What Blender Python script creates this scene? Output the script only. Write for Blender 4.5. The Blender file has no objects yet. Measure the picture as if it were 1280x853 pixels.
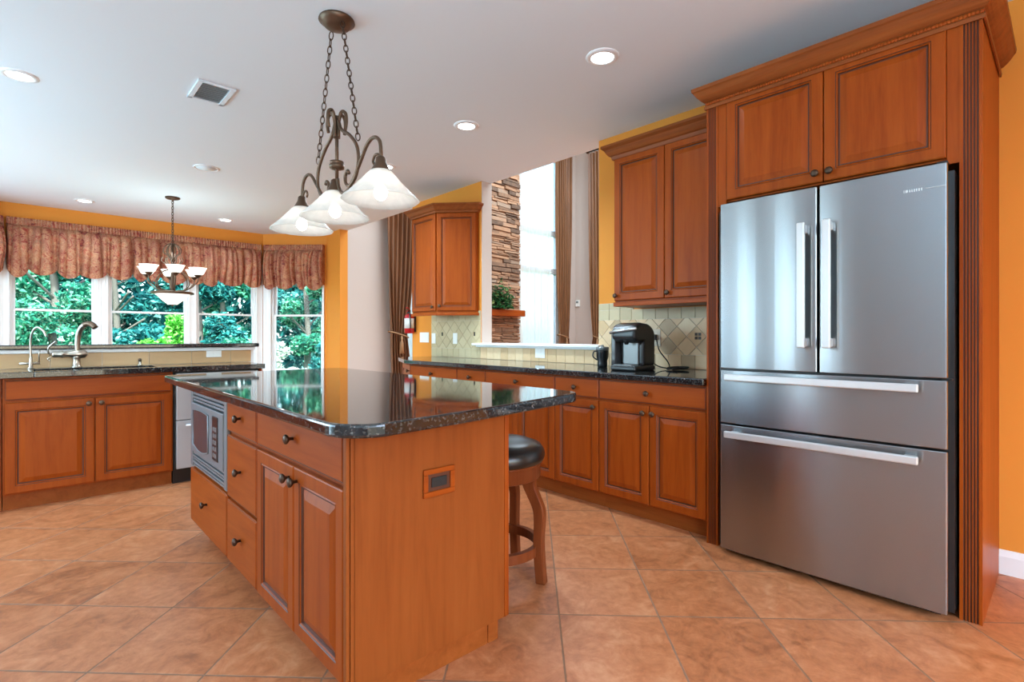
import bpy, math, random
import numpy as np
from mathutils import Vector, noise
V = Vector
sc = bpy.context.scene
col = sc.collection
rnd = random.Random(7)
PI = math.pi

# ------------------------------------------------------------------ camera
cd = bpy.data.cameras.new('camera'); cam = bpy.data.objects.new('camera', cd); col.objects.link(cam)
cam.location = (0, 0, 1.14); cam.rotation_euler = (PI/2, 0, math.radians(-43.0))
cd.sensor_width = 36; cd.lens = 651.5/1280*36; cd.shift_y = -0.005; cd.clip_start = 0.05; cd.clip_end = 400
sc.camera = cam
# ------------------------------------------------------------------ world, sun, daylight, exposure
vs = sc.view_settings
vs.view_transform = 'Standard'; vs.look = 'None'; vs.gamma = 1; vs.use_curve_mapping = False; vs.exposure = 0.72
w = bpy.data.worlds.new('sky'); sc.world = w; w.use_nodes = True
wn = w.node_tree; bg = wn.nodes['Background']
sky = wn.nodes.new('ShaderNodeTexSky'); sky.sky_type = 'NISHITA'; sky.sun_disc = False
sky.sun_elevation = math.radians(52); sky.sun_rotation = math.radians(200); sky.air_density = 1.0; sky.dust_density = 2.0
tint = wn.nodes.new('ShaderNodeMix'); tint.data_type = 'RGBA'; tint.blend_type = 'MULTIPLY'; tint.inputs[0].default_value = 1; tint.inputs[7].default_value = (.95, 1, 1, 1)
wn.links.new(sky.outputs[0], tint.inputs[6]); wn.links.new(tint.outputs[2], bg.inputs[0]); bg.inputs[1].default_value = 0.9
COOL = (.80, 1.0, 1.11)       # every lamp sits this much on the cool side, as the camera was balanced for the warm room
def lamp(name, kind, loc, energy, color=(1, 1, 1), rot=(0, 0, 0), **kw):
    color = tuple(a*b for a, b in zip(color, COOL))
    d = bpy.data.lights.new(name, kind); d.energy = energy; d.color = color
    for k, v in kw.items(): setattr(d, k, v)
    o = bpy.data.objects.new(name, d); col.objects.link(o); o.location = loc; o.rotation_euler = rot
    return o
lamp('sun', 'SUN', (0, -20, 30), 8.5, (1, .95, .86), (math.radians(40), 0, math.radians(-18)), angle=math.radians(1))
WHITE = (.70, .89, 1)
# daylight through the tall windows of the left wall, plus added fill lamps out of view
lamp('daylight_left', 'AREA', (-2.03, 2.45, 1.3), 5, WHITE, (0, -PI/2, 0), shape='RECTANGLE', size=2.0, size_y=.16)
lamp('daylight_left', 'AREA', (-2.03, 3.25, 1.3), 5, WHITE, (0, -PI/2, 0), shape='RECTANGLE', size=2.0, size_y=.16)
lamp('added_nook_fill', 'AREA', (-2.03, 6.6, 1.2), 52, WHITE, (0, -PI/2, 0), shape='RECTANGLE', size=2.2, size_y=2.1)  # added fill from the left for the right wall and cabinet fronts
lamp('added_sink_fill', 'AREA', (-2.03, 4.55, 1.75), 42, WHITE, (0, -PI/2, 0), shape='RECTANGLE', size=1.5, size_y=1.3)  # second added fill, lifts the upper cabinets and right wall
lamp('added_ceiling_fill', 'AREA', (-.7, -.9, 1.1), 88, (.66, .88, 1), (PI, 0, 0), shape='DISK', size=2.2)  # unseen lamp added beside the camera, aimed up to brighten the ceiling
lamp('added_patio_fill', 'AREA', (.6, -2.45, 1.25), 6, WHITE, (PI/2, 0, 0), shape='RECTANGLE', size=3.2, size_y=2.2)  # broad fill added behind the camera for even light
# unseen area lamp added under the family room ceiling to brighten that room
lamp('added_family_fill', 'AREA', (6.2, 3.2, 5.55), 360, (.95, .97, 1), (0, 0, 0), shape='RECTANGLE', size=4.2, size_y=6.0)
cy = sc.cycles
cy.use_denoising = True; cy.max_bounces = 10; cy.diffuse_bounces = 5; cy.glossy_bounces = 4; cy.transmission_bounces = 8
cy.transparent_max_bounces = 12; cy.sample_clamp_indirect = 6; cy.caustics_reflective = False; cy.caustics_refractive = False

# ------------------------------------------------------------------ materials
def srgb(r, g, b):
    f = lambda c: (c/255/12.92) if c/255 <= .04045 else ((c/255+.055)/1.055)**2.4
    return (f(r), f(g), f(b), 1)
def newmat(name):
    m = bpy.data.materials.new(name); m.use_nodes = True
    nt = m.node_tree; p = nt.nodes['Principled BSDF']
    return m, nt, p
def plain(name, c, rough=.5, metal=0, **kw):
    m, nt, p = newmat(name)
    p.inputs['Base Color'].default_value = c; p.inputs['Roughness'].default_value = rough; p.inputs['Metallic'].default_value = metal
    for k, v in kw.items(): p.inputs[k.replace('_', ' ')].default_value = v
    return m
def nd(nt, t, **kw):
    n = nt.nodes.new(t)
    for k, v in kw.items():
        if k in n.inputs: n.inputs[k].default_value = v
        else: setattr(n, k, v)
    return n
def coords(nt, scale=(1, 1, 1), rot=(0, 0, 0), loc=(0, 0, 0)):
    tc = nd(nt, 'ShaderNodeTexCoord'); mp = nd(nt, 'ShaderNodeMapping')
    mp.inputs['Scale'].default_value = scale; mp.inputs['Rotation'].default_value = rot; mp.inputs['Location'].default_value = loc
    nt.links.new(tc.outputs['Object'], mp.inputs[0]); return mp.outputs[0]
def ramp(nt, fac, stops):
    r = nd(nt, 'ShaderNodeValToRGB'); e = r.color_ramp.elements
    e[0].position, e[0].color = stops[0]; e[1].position, e[1].color = stops[-1]
    for pos, c in stops[1:-1]:
        x = e.new(pos); x.color = c
    nt.links.new(fac, r.inputs[0]); return r.outputs[0]
def bump(nt, p, h, strength, dist):
    b = nd(nt, 'ShaderNodeBump'); b.inputs['Strength'].default_value = strength; b.inputs['Distance'].default_value = dist
    nt.links.new(h, b.inputs['Height']); nt.links.new(b.outputs[0], p.inputs['Normal'])
def wood(name, dark, mid, light, axis='z', rough=.38, coat=0):
    m, nt, p = newmat(name)
    s = {'z': (14, 14, 1.1), 'y': (14, 1.1, 14), 'x': (1.1, 14, 14)}[axis]
    co = coords(nt, s)
    n = nd(nt, 'ShaderNodeTexNoise', Scale=1.6, Detail=5.0, Roughness=.55, Distortion=.5); nt.links.new(co, n.inputs['Vector'])
    n2 = nd(nt, 'ShaderNodeTexNoise', Scale=9.0, Detail=3.0); nt.links.new(co, n2.inputs['Vector'])
    mx = nd(nt, 'ShaderNodeMath', operation='MULTIPLY_ADD'); mx.inputs[1].default_value = .3
    nt.links.new(n2.outputs[0], mx.inputs[0]); nt.links.new(n.outputs[0], mx.inputs[2])
    c = ramp(nt, mx.outputs[0], [(.36, dark), (.64, mid), (.95, light)])
    nt.links.new(c, p.inputs['Base Color'])
    p.inputs['Roughness'].default_value = rough; p.inputs['Coat Weight'].default_value = coat; p.inputs['Coat Roughness'].default_value = .15; p.inputs['Specular IOR Level'].default_value = .13
    return m
WD, WM, WL = (.23, .038, .0038, 1), (.305, .056, .0055, 1), (.355, .072, .008, 1)
M = {}
M['wood'] = wood('cherry_wood', WD, WM, WL, 'z')
M['wood_y'] = wood('cherry_wood_level', WD, WM, WL, 'y')
M['wood_x'] = wood('cherry_wood_crosswise', WD, WM, WL, 'x')
M['panel'] = wood('cherry_panel', (.205, .046, .008, 1), (.25, .060, .011, 1), (.28, .072, .014, 1), 'z', .42, .05)
M['glaze'] = plain('dark_glaze', (.085, .018, .004, 1), .5)
M['kick'] = wood('cherry_kick', (.22, .05, .009, 1), (.28, .068, .012, 1), (.33, .085, .017, 1), 'y', .5, 0)
M['crown'] = wood('cherry_crown', (.16, .040, .010, 1), (.24, .062, .015, 1), (.30, .085, .021, 1), 'y')
M['orange'] = plain('orange_paint', (.74, .275, .040, 1), .65, 0, Specular_IOR_Level=.2)
M['ceil'] = plain('ceiling_paint', (.76, .82, .86, 1), .85)
M['greywall'] = plain('grey_paint', (.60, .61, .62, 1), .7)
M['beige'] = plain('beige_paint', (.58, .48, .42, 1), .7)
M['white'] = plain('white_trim', (.82, .82, .82, 1), .35)
M['whiteplastic'] = plain('white_plastic', (.85, .84, .80, 1), .35)
M['tanplastic'] = plain('tan_plastic', (.62, .50, .36, 1), .4)
M['bronze'] = plain('aged_bronze', (.085, .048, .030, 1), .38, .75)
M['bronze2'] = plain('rubbed_bronze', (.13, .075, .045, 1), .4, .7)
M['nickel'] = plain('brushed_nickel', (.50, .44, .36, 1), .3, 1)
M['black'] = plain('black_plastic', (.012, .012, .013, 1), .28)
M['blackmatte'] = plain('black_matte', (.008, .008, .008, 1), .6)
M['greyplastic'] = plain('grey_plastic', (.20, .21, .21, 1), .3, .3)
M['silver'] = plain('silver_plastic', (.55, .56, .57, 1), .25, .8)
M['glassdark'] = plain('dark_glass', (.05, .05, .055, 1), .08)
M['leather'] = plain('black_leather', (.014, .012, .011, 1), .28)
M['stoolwood'] = wood('stool_wood', (.13, .028, .008, 1), (.18, .042, .012, 1), (.22, .055, .016, 1), 'z', .35, .1)
M['red'] = plain('extinguisher_red', (.45, .01, .015, 1), .25)
M['paper'] = plain('printed_label', (.75, .72, .68, 1), .5)
M['grout'] = plain('pale_grout', (.66, .60, .48, 1), .85)

def steel(name, axis='z', rough=.24, base=.40):
    m, nt, p = newmat(name)
    s = {'z': (90, 90, 1.2), 'y': (90, 1.2, 90)}[axis]
    n = nd(nt, 'ShaderNodeTexNoise', Scale=3.0, Detail=3.0); nt.links.new(coords(nt, s), n.inputs['Vector'])
    mr = nd(nt, 'ShaderNodeMapRange'); mr.inputs[3].default_value = rough-.015; mr.inputs[4].default_value = rough+.02
    nt.links.new(n.outputs[0], mr.inputs[0]); nt.links.new(mr.outputs[0], p.inputs['Roughness'])
    p.inputs['Base Color'].default_value = (base*.95, base, base*1.04, 1); p.inputs['Metallic'].default_value = 1
    p.inputs['Anisotropic'].default_value = .93; p.inputs['Anisotropic Rotation'].default_value = 0.25
    tg = nd(nt, 'ShaderNodeTangent', direction_type='RADIAL', axis='Z'); nt.links.new(tg.outputs[0], p.inputs['Tangent'])
    # gentle warp of the sheet
    n2 = nd(nt, 'ShaderNodeTexNoise', Scale=1.7, Detail=0.0); nt.links.new(coords(nt, (1, 1.6, .5)), n2.inputs['Vector'])
    bump(nt, p, n2.outputs[0], .25, .01)
    return m
M['steel'] = steel('stainless_steel', 'z')
M['steel2'] = plain('stainless_trim', (.21, .212, .215, 1), .40, .5)
M['greysteel'] = plain('grey_steel_front', (.50, .51, .52, 1), .35, .35)
M['handle'] = plain('satin_steel', (.66, .66, .66, 1), .36, .55)

def granite():
    m, nt, p = newmat('black_granite'); co = coords(nt)
    n = nd(nt, 'ShaderNodeTexVoronoi', Scale=150.0, feature='F1'); nt.links.new(co, n.inputs['Vector'])
    n2 = nd(nt, 'ShaderNodeTexNoise', Scale=70.0, Detail=4.0, Roughness=.7); nt.links.new(co, n2.inputs['Vector'])
    mx = nd(nt, 'ShaderNodeMath', operation='MULTIPLY'); nt.links.new(n2.outputs[0], mx.inputs[0]); nt.links.new(n.outputs['Color'], mx.inputs[1])
    c = ramp(nt, mx.outputs[0], [(.18, (.009, .009, .010, 1)), (.34, (.022, .022, .023, 1)), (.45, (.075, .072, .066, 1)), (.60, (.17, .16, .15, 1))])
    nt.links.new(c, p.inputs['Base Color']); p.inputs['Roughness'].default_value = .045; p.inputs['IOR'].default_value = 1.7
    return m
M['granite'] = granite()

def floor_mat():
    m, nt, p = newmat('terracotta_tile')
    tc = nd(nt, 'ShaderNodeTexCoord'); sp = nd(nt, 'ShaderNodeSeparateXYZ'); nt.links.new(tc.outputs['Object'], sp.inputs[0])
    def mth(op, a, b=None, c=None):
        n = nd(nt, 'ShaderNodeMath', operation=op)
        for i, x in enumerate((a, b, c)):
            if x is None: continue
            if isinstance(x, (int, float)): n.inputs[i].default_value = x
            else: nt.links.new(x, n.inputs[i])
        return n.outputs[0]
    r2 = 2**-.5
    u = mth('MULTIPLY', mth('ADD', sp.outputs[0], sp.outputs[1]), r2); v = mth('MULTIPLY', mth('SUBTRACT', sp.outputs[0], sp.outputs[1]), r2)
    def axis(t, off, s):
        k = mth('MULTIPLY', mth('SUBTRACT', t, off), 1/s)
        fr = mth('FRACT', k); d = mth('MINIMUM', fr, mth('SUBTRACT', 1.0, fr))
        return mth('FLOOR', k), mth('MULTIPLY', d, s)
    iu, du = axis(u, 2.122-4.245, .4245); iv, dv = axis(v, -.112-4.04, .404)
    d = mth('MINIMUM', du, dv)
    wob = nd(nt, 'ShaderNodeTexNoise', Scale=45.0, Detail=2.0); nt.links.new(tc.outputs['Object'], wob.inputs['Vector'])
    d = mth('ADD', d, mth('MULTIPLY', mth('SUBTRACT', wob.outputs[0], .5), .004))
    mask = nd(nt, 'ShaderNodeMapRange'); mask.inputs[1].default_value = .0022; mask.inputs[2].default_value = .0048; nt.links.new(d, mask.inputs[0])
    cb = nd(nt, 'ShaderNodeCombineXYZ'); nt.links.new(iu, cb.inputs[0]); nt.links.new(iv, cb.inputs[1])
    wn_ = nd(nt, 'ShaderNodeTexWhiteNoise', noise_dimensions='2D'); nt.links.new(cb.outputs[0], wn_.inputs['Vector'])
    # each tile takes another patch of the mottle
    of = nd(nt, 'ShaderNodeVectorMath', operation='MULTIPLY_ADD'); of.inputs[1].default_value = (7, 7, 7)
    nt.links.new(wn_.outputs['Color'], of.inputs[0]); nt.links.new(tc.outputs['Object'], of.inputs[2])
    n1 = nd(nt, 'ShaderNodeTexNoise', Scale=8.0, Detail=9.0, Roughness=.68, Distortion=1.0); nt.links.new(of.outputs[0], n1.inputs['Vector'])
    n2 = nd(nt, 'ShaderNodeTexNoise', Scale=28.0, Detail=4.0, Roughness=.6); nt.links.new(of.outputs[0], n2.inputs['Vector'])
    t = mth('ADD', mth('MULTIPLY', n1.outputs[0], .7), mth('MULTIPLY', n2.outputs[0], .3))
    t = mth('ADD', t, mth('MULTIPLY', mth('SUBTRACT', wn_.outputs['Value'], .5), .10))
    c = ramp(nt, t, [(.34, (.30, .095, .034, 1)), (.46, (.46, .155, .056, 1)), (.56, (.55, .20, .080, 1)), (.68, (.64, .28, .13, 1))])
    mixc = nd(nt, 'ShaderNodeMix', data_type='RGBA'); nt.links.new(mask.outputs[0], mixc.inputs[0])
    mixc.inputs[6].default_value = (.26, .14, .08, 1); nt.links.new(c, mixc.inputs[7])
    nt.links.new(mixc.outputs[2], p.inputs['Base Color'])
    rr = nd(nt, 'ShaderNodeMapRange'); rr.inputs[3].default_value = .8; rr.inputs[4].default_value = .40; nt.links.new(mask.outputs[0], rr.inputs[0])
    nt.links.new(rr.outputs[0], p.inputs['Roughness'])
    bump(nt, p, mth('ADD', mask.outputs[0], mth('MULTIPLY', n1.outputs[0], .4)), .35, .003)
    return m
M['floor'] = floor_mat()

def island_rand(name, stops, rough=.5, mott=0, mscale=30, bmp=0):
    m, nt, p = newmat(name)
    g = nd(nt, 'ShaderNodeNewGeometry'); f = g.outputs['Random Per Island']
    if mott:
        n = nd(nt, 'ShaderNodeTexNoise', Scale=float(mscale), Detail=5.0, Roughness=.65); nt.links.new(coords(nt), n.inputs['Vector'])
        a = nd(nt, 'ShaderNodeMath', operation='SUBTRACT'); nt.links.new(n.outputs[0], a.inputs[0]); a.inputs[1].default_value = .5
        b = nd(nt, 'ShaderNodeMath', operation='MULTIPLY_ADD'); nt.links.new(a.outputs[0], b.inputs[0]); b.inputs[1].default_value = mott; nt.links.new(f, b.inputs[2])
        f = b.outputs[0]
        if bmp: bump(nt, p, n.outputs[0], bmp, .01)
    nt.links.new(ramp(nt, f, stops), p.inputs['Base Color']); p.inputs['Roughness'].default_value = rough
    return m
M['travertine'] = island_rand('travertine_tile', [(0, (.62, .40, .20, 1)), (.5, (.72, .49, .27, 1)), (1, (.78, .57, .34, 1))], .45, .5, 25)
M['sage'] = island_rand('sage_tile', [(0, (.50, .39, .22, 1)), (1, (.58, .47, .28, 1))], .45, .4, 25)
M['tan'] = island_rand('tan_tile', [(0, (.42, .28, .15, 1)), (1, (.50, .35, .20, 1))], .5, .4, 30)
M['warmtile'] = island_rand('warm_tile', [(0, (.50, .29, .13, 1)), (1, (.62, .39, .19, 1))], .4, .4, 20)
M['mosaic'] = plain('dark_mosaic', (.035, .018, .010, 1), .25)
M['stone'] = island_rand('ledgestone', [(0, (.12, .07, .045, 1)), (.35, (.30, .16, .09, 1)), (.65, (.46, .25, .14, 1)), (1, (.34, .23, .16, 1))], .8, .8, 16, .6)

def valance_mat():
    m, nt, p = newmat('paisley_fabric'); co = coords(nt, (1, 1, 1))
    d = nd(nt, 'ShaderNodeTexNoise', Scale=6.0, Detail=3.0); nt.links.new(co, d.inputs['Vector'])
    mx = nd(nt, 'ShaderNodeMix', data_type='RGBA'); mx.inputs[0].default_value = .18; nt.links.new(co, mx.inputs[6]); nt.links.new(d.outputs[1], mx.inputs[7])
    v = nd(nt, 'ShaderNodeTexVoronoi', Scale=9.0, feature='F1'); nt.links.new(mx.outputs[2], v.inputs['Vector'])
    wv = nd(nt, 'ShaderNodeTexNoise', Scale=11.0, Detail=4.0, Roughness=.75, Distortion=2.6); nt.links.new(mx.outputs[2], wv.inputs['Vector'])
    c1 = ramp(nt, wv.outputs[0], [(.34, (.05, .015, .02, 1)), (.42, (.34, .030, .022, 1)), (.47, (.46, .15, .07, 1)), (.52, (.62, .40, .22, 1)), (.56, (.36, .05, .035, 1)), (.62, (.50, .27, .14, 1)), (.68, (.13, .11, .09, 1))])
    c2 = ramp(nt, v.outputs['Distance'], [(.12, (.50, .05, .03, 1)), (.32, (.50, .28, .14, 1)), (.6, (.24, .06, .045, 1))])
    m2 = nd(nt, 'ShaderNodeMix', data_type='RGBA'); m2.inputs[0].default_value = .35; nt.links.new(c1, m2.inputs[6]); nt.links.new(c2, m2.inputs[7])
    nt.links.new(m2.outputs[2], p.inputs['Base Color']); p.inputs['Roughness'].default_value = .8
    return m
M['valance'] = valance_mat()
def curtain_mat():
    m, nt, p = newmat('brown_drape')
    n = nd(nt, 'ShaderNodeTexNoise', Scale=2.0, Detail=3.0); nt.links.new(coords(nt, (40, 40, 1)), n.inputs['Vector'])
    nt.links.new(ramp(nt, n.outputs[0], [(.3, (.13, .045, .012, 1)), (.7, (.26, .10, .030, 1))]), p.inputs['Base Color'])
    p.inputs['Roughness'].default_value = .45; p.inputs['Sheen Weight'].default_value = .2
    return m
M['curtain'] = curtain_mat()
M['tassel'] = plain('gold_cord', (.33, .17, .075, 1), .6)
def sheer_mat():
    m, nt, p = newmat('white_sheer'); out = nt.nodes['Material Output']; nt.nodes.remove(p)
    a = nd(nt, 'ShaderNodeBsdfTranslucent'); a.inputs[0].default_value = (.95, .90, .84, 1)
    b = nd(nt, 'ShaderNodeBsdfDiffuse'); b.inputs[0].default_value = (.9, .9, .9, 1)
    t = nd(nt, 'ShaderNodeBsdfTransparent')
    m1 = nd(nt, 'ShaderNodeMixShader'); m1.inputs[0].default_value = .4; nt.links.new(a.outputs[0], m1.inputs[1]); nt.links.new(b.outputs[0], m1.inputs[2])
    m2 = nd(nt, 'ShaderNodeMixShader'); m2.inputs[0].default_value = .07; nt.links.new(m1.outputs[0], m2.inputs[1]); nt.links.new(t.outputs[0], m2.inputs[2])
    nt.links.new(m2.outputs[0], out.inputs[0]); return m
M['sheer'] = sheer_mat()
def glass_mat():
    m, nt, p = newmat('window_glass'); out = nt.nodes['Material Output']; nt.nodes.remove(p)
    t = nd(nt, 'ShaderNodeBsdfTransparent'); t.inputs[0].default_value = (.93, .97, .96, 1)
    g = nd(nt, 'ShaderNodeBsdfGlossy'); g.inputs['Roughness'].default_value = .02
    f = nd(nt, 'ShaderNodeFresnel'); f.inputs[0].default_value = 1.10
    mx = nd(nt, 'ShaderNodeMixShader'); nt.links.new(f.outputs[0], mx.inputs[0]); nt.links.new(t.outputs[0], mx.inputs[1]); nt.links.new(g.outputs[0], mx.inputs[2])
    nt.links.new(mx.outputs[0], out.inputs[0]); return m
M['glass'] = glass_mat()
def shade_mat(name, em, tr=.45):
    # lit alabaster glass: lets the bulb's light through and glows with it
    m, nt, p = newmat(name); out = nt.nodes['Material Output']
    p.inputs['Base Color'].default_value = (.88, .86, .82, 1); p.inputs['Roughness'].default_value = .25
    p.inputs['Emission Color'].default_value = (1, .96, .88, 1); p.inputs['Emission Strength'].default_value = em
    n = nd(nt, 'ShaderNodeTexNoise', Scale=14.0, Detail=3.0, Distortion=2.0); nt.links.new(coords(nt), n.inputs['Vector'])
    nt.links.new(ramp(nt, n.outputs[0], [(.35, (.80, .80, .78, 1)), (.65, (.95, .93, .90, 1))]), p.inputs['Base Color'])
    a = nd(nt, 'ShaderNodeBsdfTranslucent'); a.inputs[0].default_value = (.92, .90, .86, 1)
    t = nd(nt, 'ShaderNodeBsdfTransparent'); t.inputs[0].default_value = (.95, .94, .92, 1)
    m1 = nd(nt, 'ShaderNodeMixShader'); m1.inputs[0].default_value = .4; nt.links.new(p.outputs[0], m1.inputs[1]); nt.links.new(a.outputs[0], m1.inputs[2])
    m2 = nd(nt, 'ShaderNodeMixShader'); m2.inputs[0].default_value = tr; nt.links.new(m1.outputs[0], m2.inputs[1]); nt.links.new(t.outputs[0], m2.inputs[2])
    nt.links.new(m2.outputs[0], out.inputs[0]); return m
M['shade'] = shade_mat('alabaster_glass', .06, .38)
M['shade2'] = shade_mat('white_lit_glass', .9, .05)
def emit(name, c, s):
    m, nt, p = newmat(name); p.inputs['Emission Color'].default_value = c; p.inputs['Emission Strength'].default_value = s
    p.inputs['Base Color'].default_value = (.9, .9, .9, 1); return m
M['bulb'] = emit('lit_bulb', (1, .97, .90, 1), 9)
M['led'] = emit('lit_downlight', (1, .99, .97, 1), 9)
def leaf_mat(name, stops, tr=.35):
    m, nt, p = newmat(name); out = nt.nodes['Material Output']
    g = nd(nt, 'ShaderNodeNewGeometry'); c = ramp(nt, g.outputs['Random Per Island'], stops)
    nt.links.new(c, p.inputs['Base Color']); p.inputs['Roughness'].default_value = .6; p.inputs['Specular IOR Level'].default_value = .15
    a = nd(nt, 'ShaderNodeBsdfTranslucent'); nt.links.new(c, a.inputs[0])
    m1 = nd(nt, 'ShaderNodeMixShader'); m1.inputs[0].default_value = tr; nt.links.new(p.outputs[0], m1.inputs[1]); nt.links.new(a.outputs[0], m1.inputs[2])
    nt.links.new(m1.outputs[0], out.inputs[0]); return m
M['leaf_teal'] = leaf_mat('blue_green_leaves', [(0, (.003, .05, .055, 1)), (.55, (.010, .15, .14, 1)), (.85, (.06, .34, .28, 1)), (1, (.30, .66, .55, 1))])
M['leaf_green'] = leaf_mat('green_leaves', [(0, (.005, .07, .05, 1)), (.5, (.02, .22, .12, 1)), (.85, (.14, .48, .28, 1)), (1, (.42, .74, .50, 1))])
M['leaf_lime'] = leaf_mat('lime_leaves', [(0, (.03, .22, .02, 1)), (.5, (.12, .50, .05, 1)), (1, (.40, .80, .20, 1))])
M['leaf_pale'] = leaf_mat('silver_leaves', [(0, (.35, .40, .30, 1)), (1, (.78, .80, .70, 1))])
M['leaf_pot'] = leaf_mat('ivy_leaves', [(0, (.006, .03, .008, 1)), (.8, (.03, .12, .03, 1)), (1, (.20, .22, .06, 1))], .1)
M['bark'] = plain('grey_bark', (.13, .11, .09, 1), .9)
def lawn_mat():
    m, nt, p = newmat('lawn'); n = nd(nt, 'ShaderNodeTexNoise', Scale=3.0, Detail=6.0); nt.links.new(coords(nt), n.inputs['Vector'])
    nt.links.new(ramp(nt, n.outputs[0], [(.35, (.01, .13, .06, 1)), (.65, (.06, .32, .15, 1))]), p.inputs['Base Color']); p.inputs['Roughness'].default_value = .9
    return m
M['lawn'] = lawn_mat()
M['gravel'] = plain('pale_gravel', (.62, .60, .53, 1), .9)

# ------------------------------------------------------------------ mesh builder
class MB:
    def __init__(s): s.v = []; s.f = []; s.m = []; s.sm = []
    def add(s, vs_, fs, mi=0, smooth=False):
        o = len(s.v); s.v += [tuple(x) for x in vs_]
        for f in fs: s.f.append(tuple(i+o for i in f)); s.m.append(mi); s.sm.append(smooth)
        return s
    def box(s, x0, x1, y0, y1, z0, z1, mi=0):
        vs_ = [(x, y, z) for z in (z0, z1) for y in (y0, y1) for x in (x0, x1)]
        return s.add(vs_, [(0, 2, 3, 1), (4, 5, 7, 6), (0, 1, 5, 4), (2, 6, 7, 3), (0, 4, 6, 2), (1, 3, 7, 5)], mi)
    def obox(s, O, u, n, a0, a1, b0, b1, c0, c1, mi=0):
        O, u, n = V(O), V(u), V(n); z = V((0, 0, 1))
        vs_ = [O+u*a+z*b+n*c for c in (c0, c1) for b in (b0, b1) for a in (a0, a1)]
        return s.add(vs_, [(0, 2, 3, 1), (4, 5, 7, 6), (0, 1, 5, 4), (2, 6, 7, 3), (0, 4, 6, 2), (1, 3, 7, 5)], mi)
    def prism(s, poly, z0, z1, mi=0):
        n = len(poly); vs_ = [(x, y, z0) for x, y in poly]+[(x, y, z1) for x, y in poly]
        a = sum(poly[i][0]*poly[(i+1) % n][1]-poly[(i+1) % n][0]*poly[i][1] for i in range(n))
        fs = [tuple(range(n-1, -1, -1)), tuple(range(n, 2*n))]+[(i, (i+1) % n, n+(i+1) % n, n+i) for i in range(n)]
        if a < 0: fs = [f[::-1] for f in fs]
        return s.add(vs_, fs, mi)
    def slab(s, poly, O, u, n, d0, d1, mi=0):     # polygon (a,b) in a wall frame, extruded along n
        O, u, n = V(O), V(u), V(n); z = V((0, 0, 1)); k = len(poly)
        vs_ = [O+u*a+z*b+n*d0 for a, b in poly]+[O+u*a+z*b+n*d1 for a, b in poly]
        fs = [tuple(range(k-1, -1, -1)), tuple(range(k, 2*k))]+[(i, (i+1) % k, k+(i+1) % k, k+i) for i in range(k)]
        ar = sum(poly[i][0]*poly[(i+1) % k][1]-poly[(i+1) % k][0]*poly[i][1] for i in range(k))
        if ar < 0: fs = [f[::-1] for f in fs]
        return s.add(vs_, fs, mi)
    def rings(s, rings, closed=False, cap=True, mi=0, smooth=True):
        n = len(rings[0]); vs_ = [p for r in rings for p in r]; fs = []; K = len(rings)
        for k in range(K if closed else K-1):
            a, b = k*n, ((k+1) % K)*n
            for i in range(n):
                j = (i+1) % n; fs.append((a+i, a+j, b+j, b+i))
        if cap and not closed: fs.append(tuple(range(n-1, -1, -1))); fs.append(tuple(range((K-1)*n, K*n)))
        return s.add(vs_, fs, mi, smooth)
    def tube(s, pts, r, seg=10, closed=False, mi=0, flat=None):
        pts = [V(p) for p in pts]; K = len(pts); rs = r if isinstance(r, (list, tuple)) else [r]*K; rings = []; prev = None
        for k in range(K):
            if closed: t = pts[(k+1) % K]-pts[k-1]
            else: t = pts[min(k+1, K-1)]-pts[max(k-1, 0)]
            t.normalize()
            if prev is None:
                a = V((0, 0, 1)) if abs(t.z) < .9 else V((1, 0, 0)); prev = t.cross(a).normalized()
            a = (prev-t*prev.dot(t)).normalized(); prev = a; b = t.cross(a)
            rings.append([pts[k]+(a*math.cos(2*PI*i/seg)+b*math.sin(2*PI*i/seg)*(flat or 1))*rs[k] for i in range(seg)])
        return s.rings(rings, closed, True, mi)
    def lathe(s, c, prof, seg=24, ax=(0, 0, 1), mi=0, cap=True, mod=None):
        ax = V(ax).normalized(); a = ax.orthogonal().normalized() if abs(ax.z) < .99 else V((1, 0, 0)); b = ax.cross(a); c = V(c)
        rings = [[c+ax*h+(a*math.cos(2*PI*i/seg)+b*math.sin(2*PI*i/seg))*(max(r, 1e-4)*(mod(i/seg, k) if mod else 1)) for i in range(seg)] for k, (r, h) in enumerate(prof)]
        return s.rings(rings, False, cap, mi)
    def grid(s, fn, nu, nv, mi=0, smooth=True):
        vs_ = [fn(i/nu, j/nv) for j in range(nv+1) for i in range(nu+1)]; w_ = nu+1
        return s.add(vs_, [(j*w_+i, j*w_+i+1, (j+1)*w_+i+1, (j+1)*w_+i) for j in range(nv) for i in range(nu)], mi, smooth)
    def sweep(s, path, prof, closed=False, mi=0, right=True):   # prof (out, z); out is to the right of the path
        n = len(path); P = [V((x, y)) for x, y in path]; rows = []
        for k in range(n):
            d0 = (P[k]-P[k-1]).normalized() if (k > 0 or closed) else (P[1]-P[0]).normalized()
            d1 = (P[(k+1) % n]-P[k]).normalized() if (k < n-1 or closed) else d0
            n0 = V((d0.y, -d0.x)); n1 = V((d1.y, -d1.x)); m = (n0+n1); m = m/m.dot(n0) if m.length > 1e-6 else n0
            rows.append([(P[k].x+m.x*o, P[k].y+m.y*o, z) for o, z in prof])
        return s.rings(rows, closed, not closed, mi, False)
    def ell(s, c, rx, ry, rz, nu=16, nv=10, mi=0):
        return s.lathe((0, 0, 0), [(math.sin(PI*j/nv), -math.cos(PI*j/nv)) for j in range(nv+1)], nu, mi=mi, cap=False) if False else s._ell(c, rx, ry, rz, nu, nv, mi)
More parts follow.
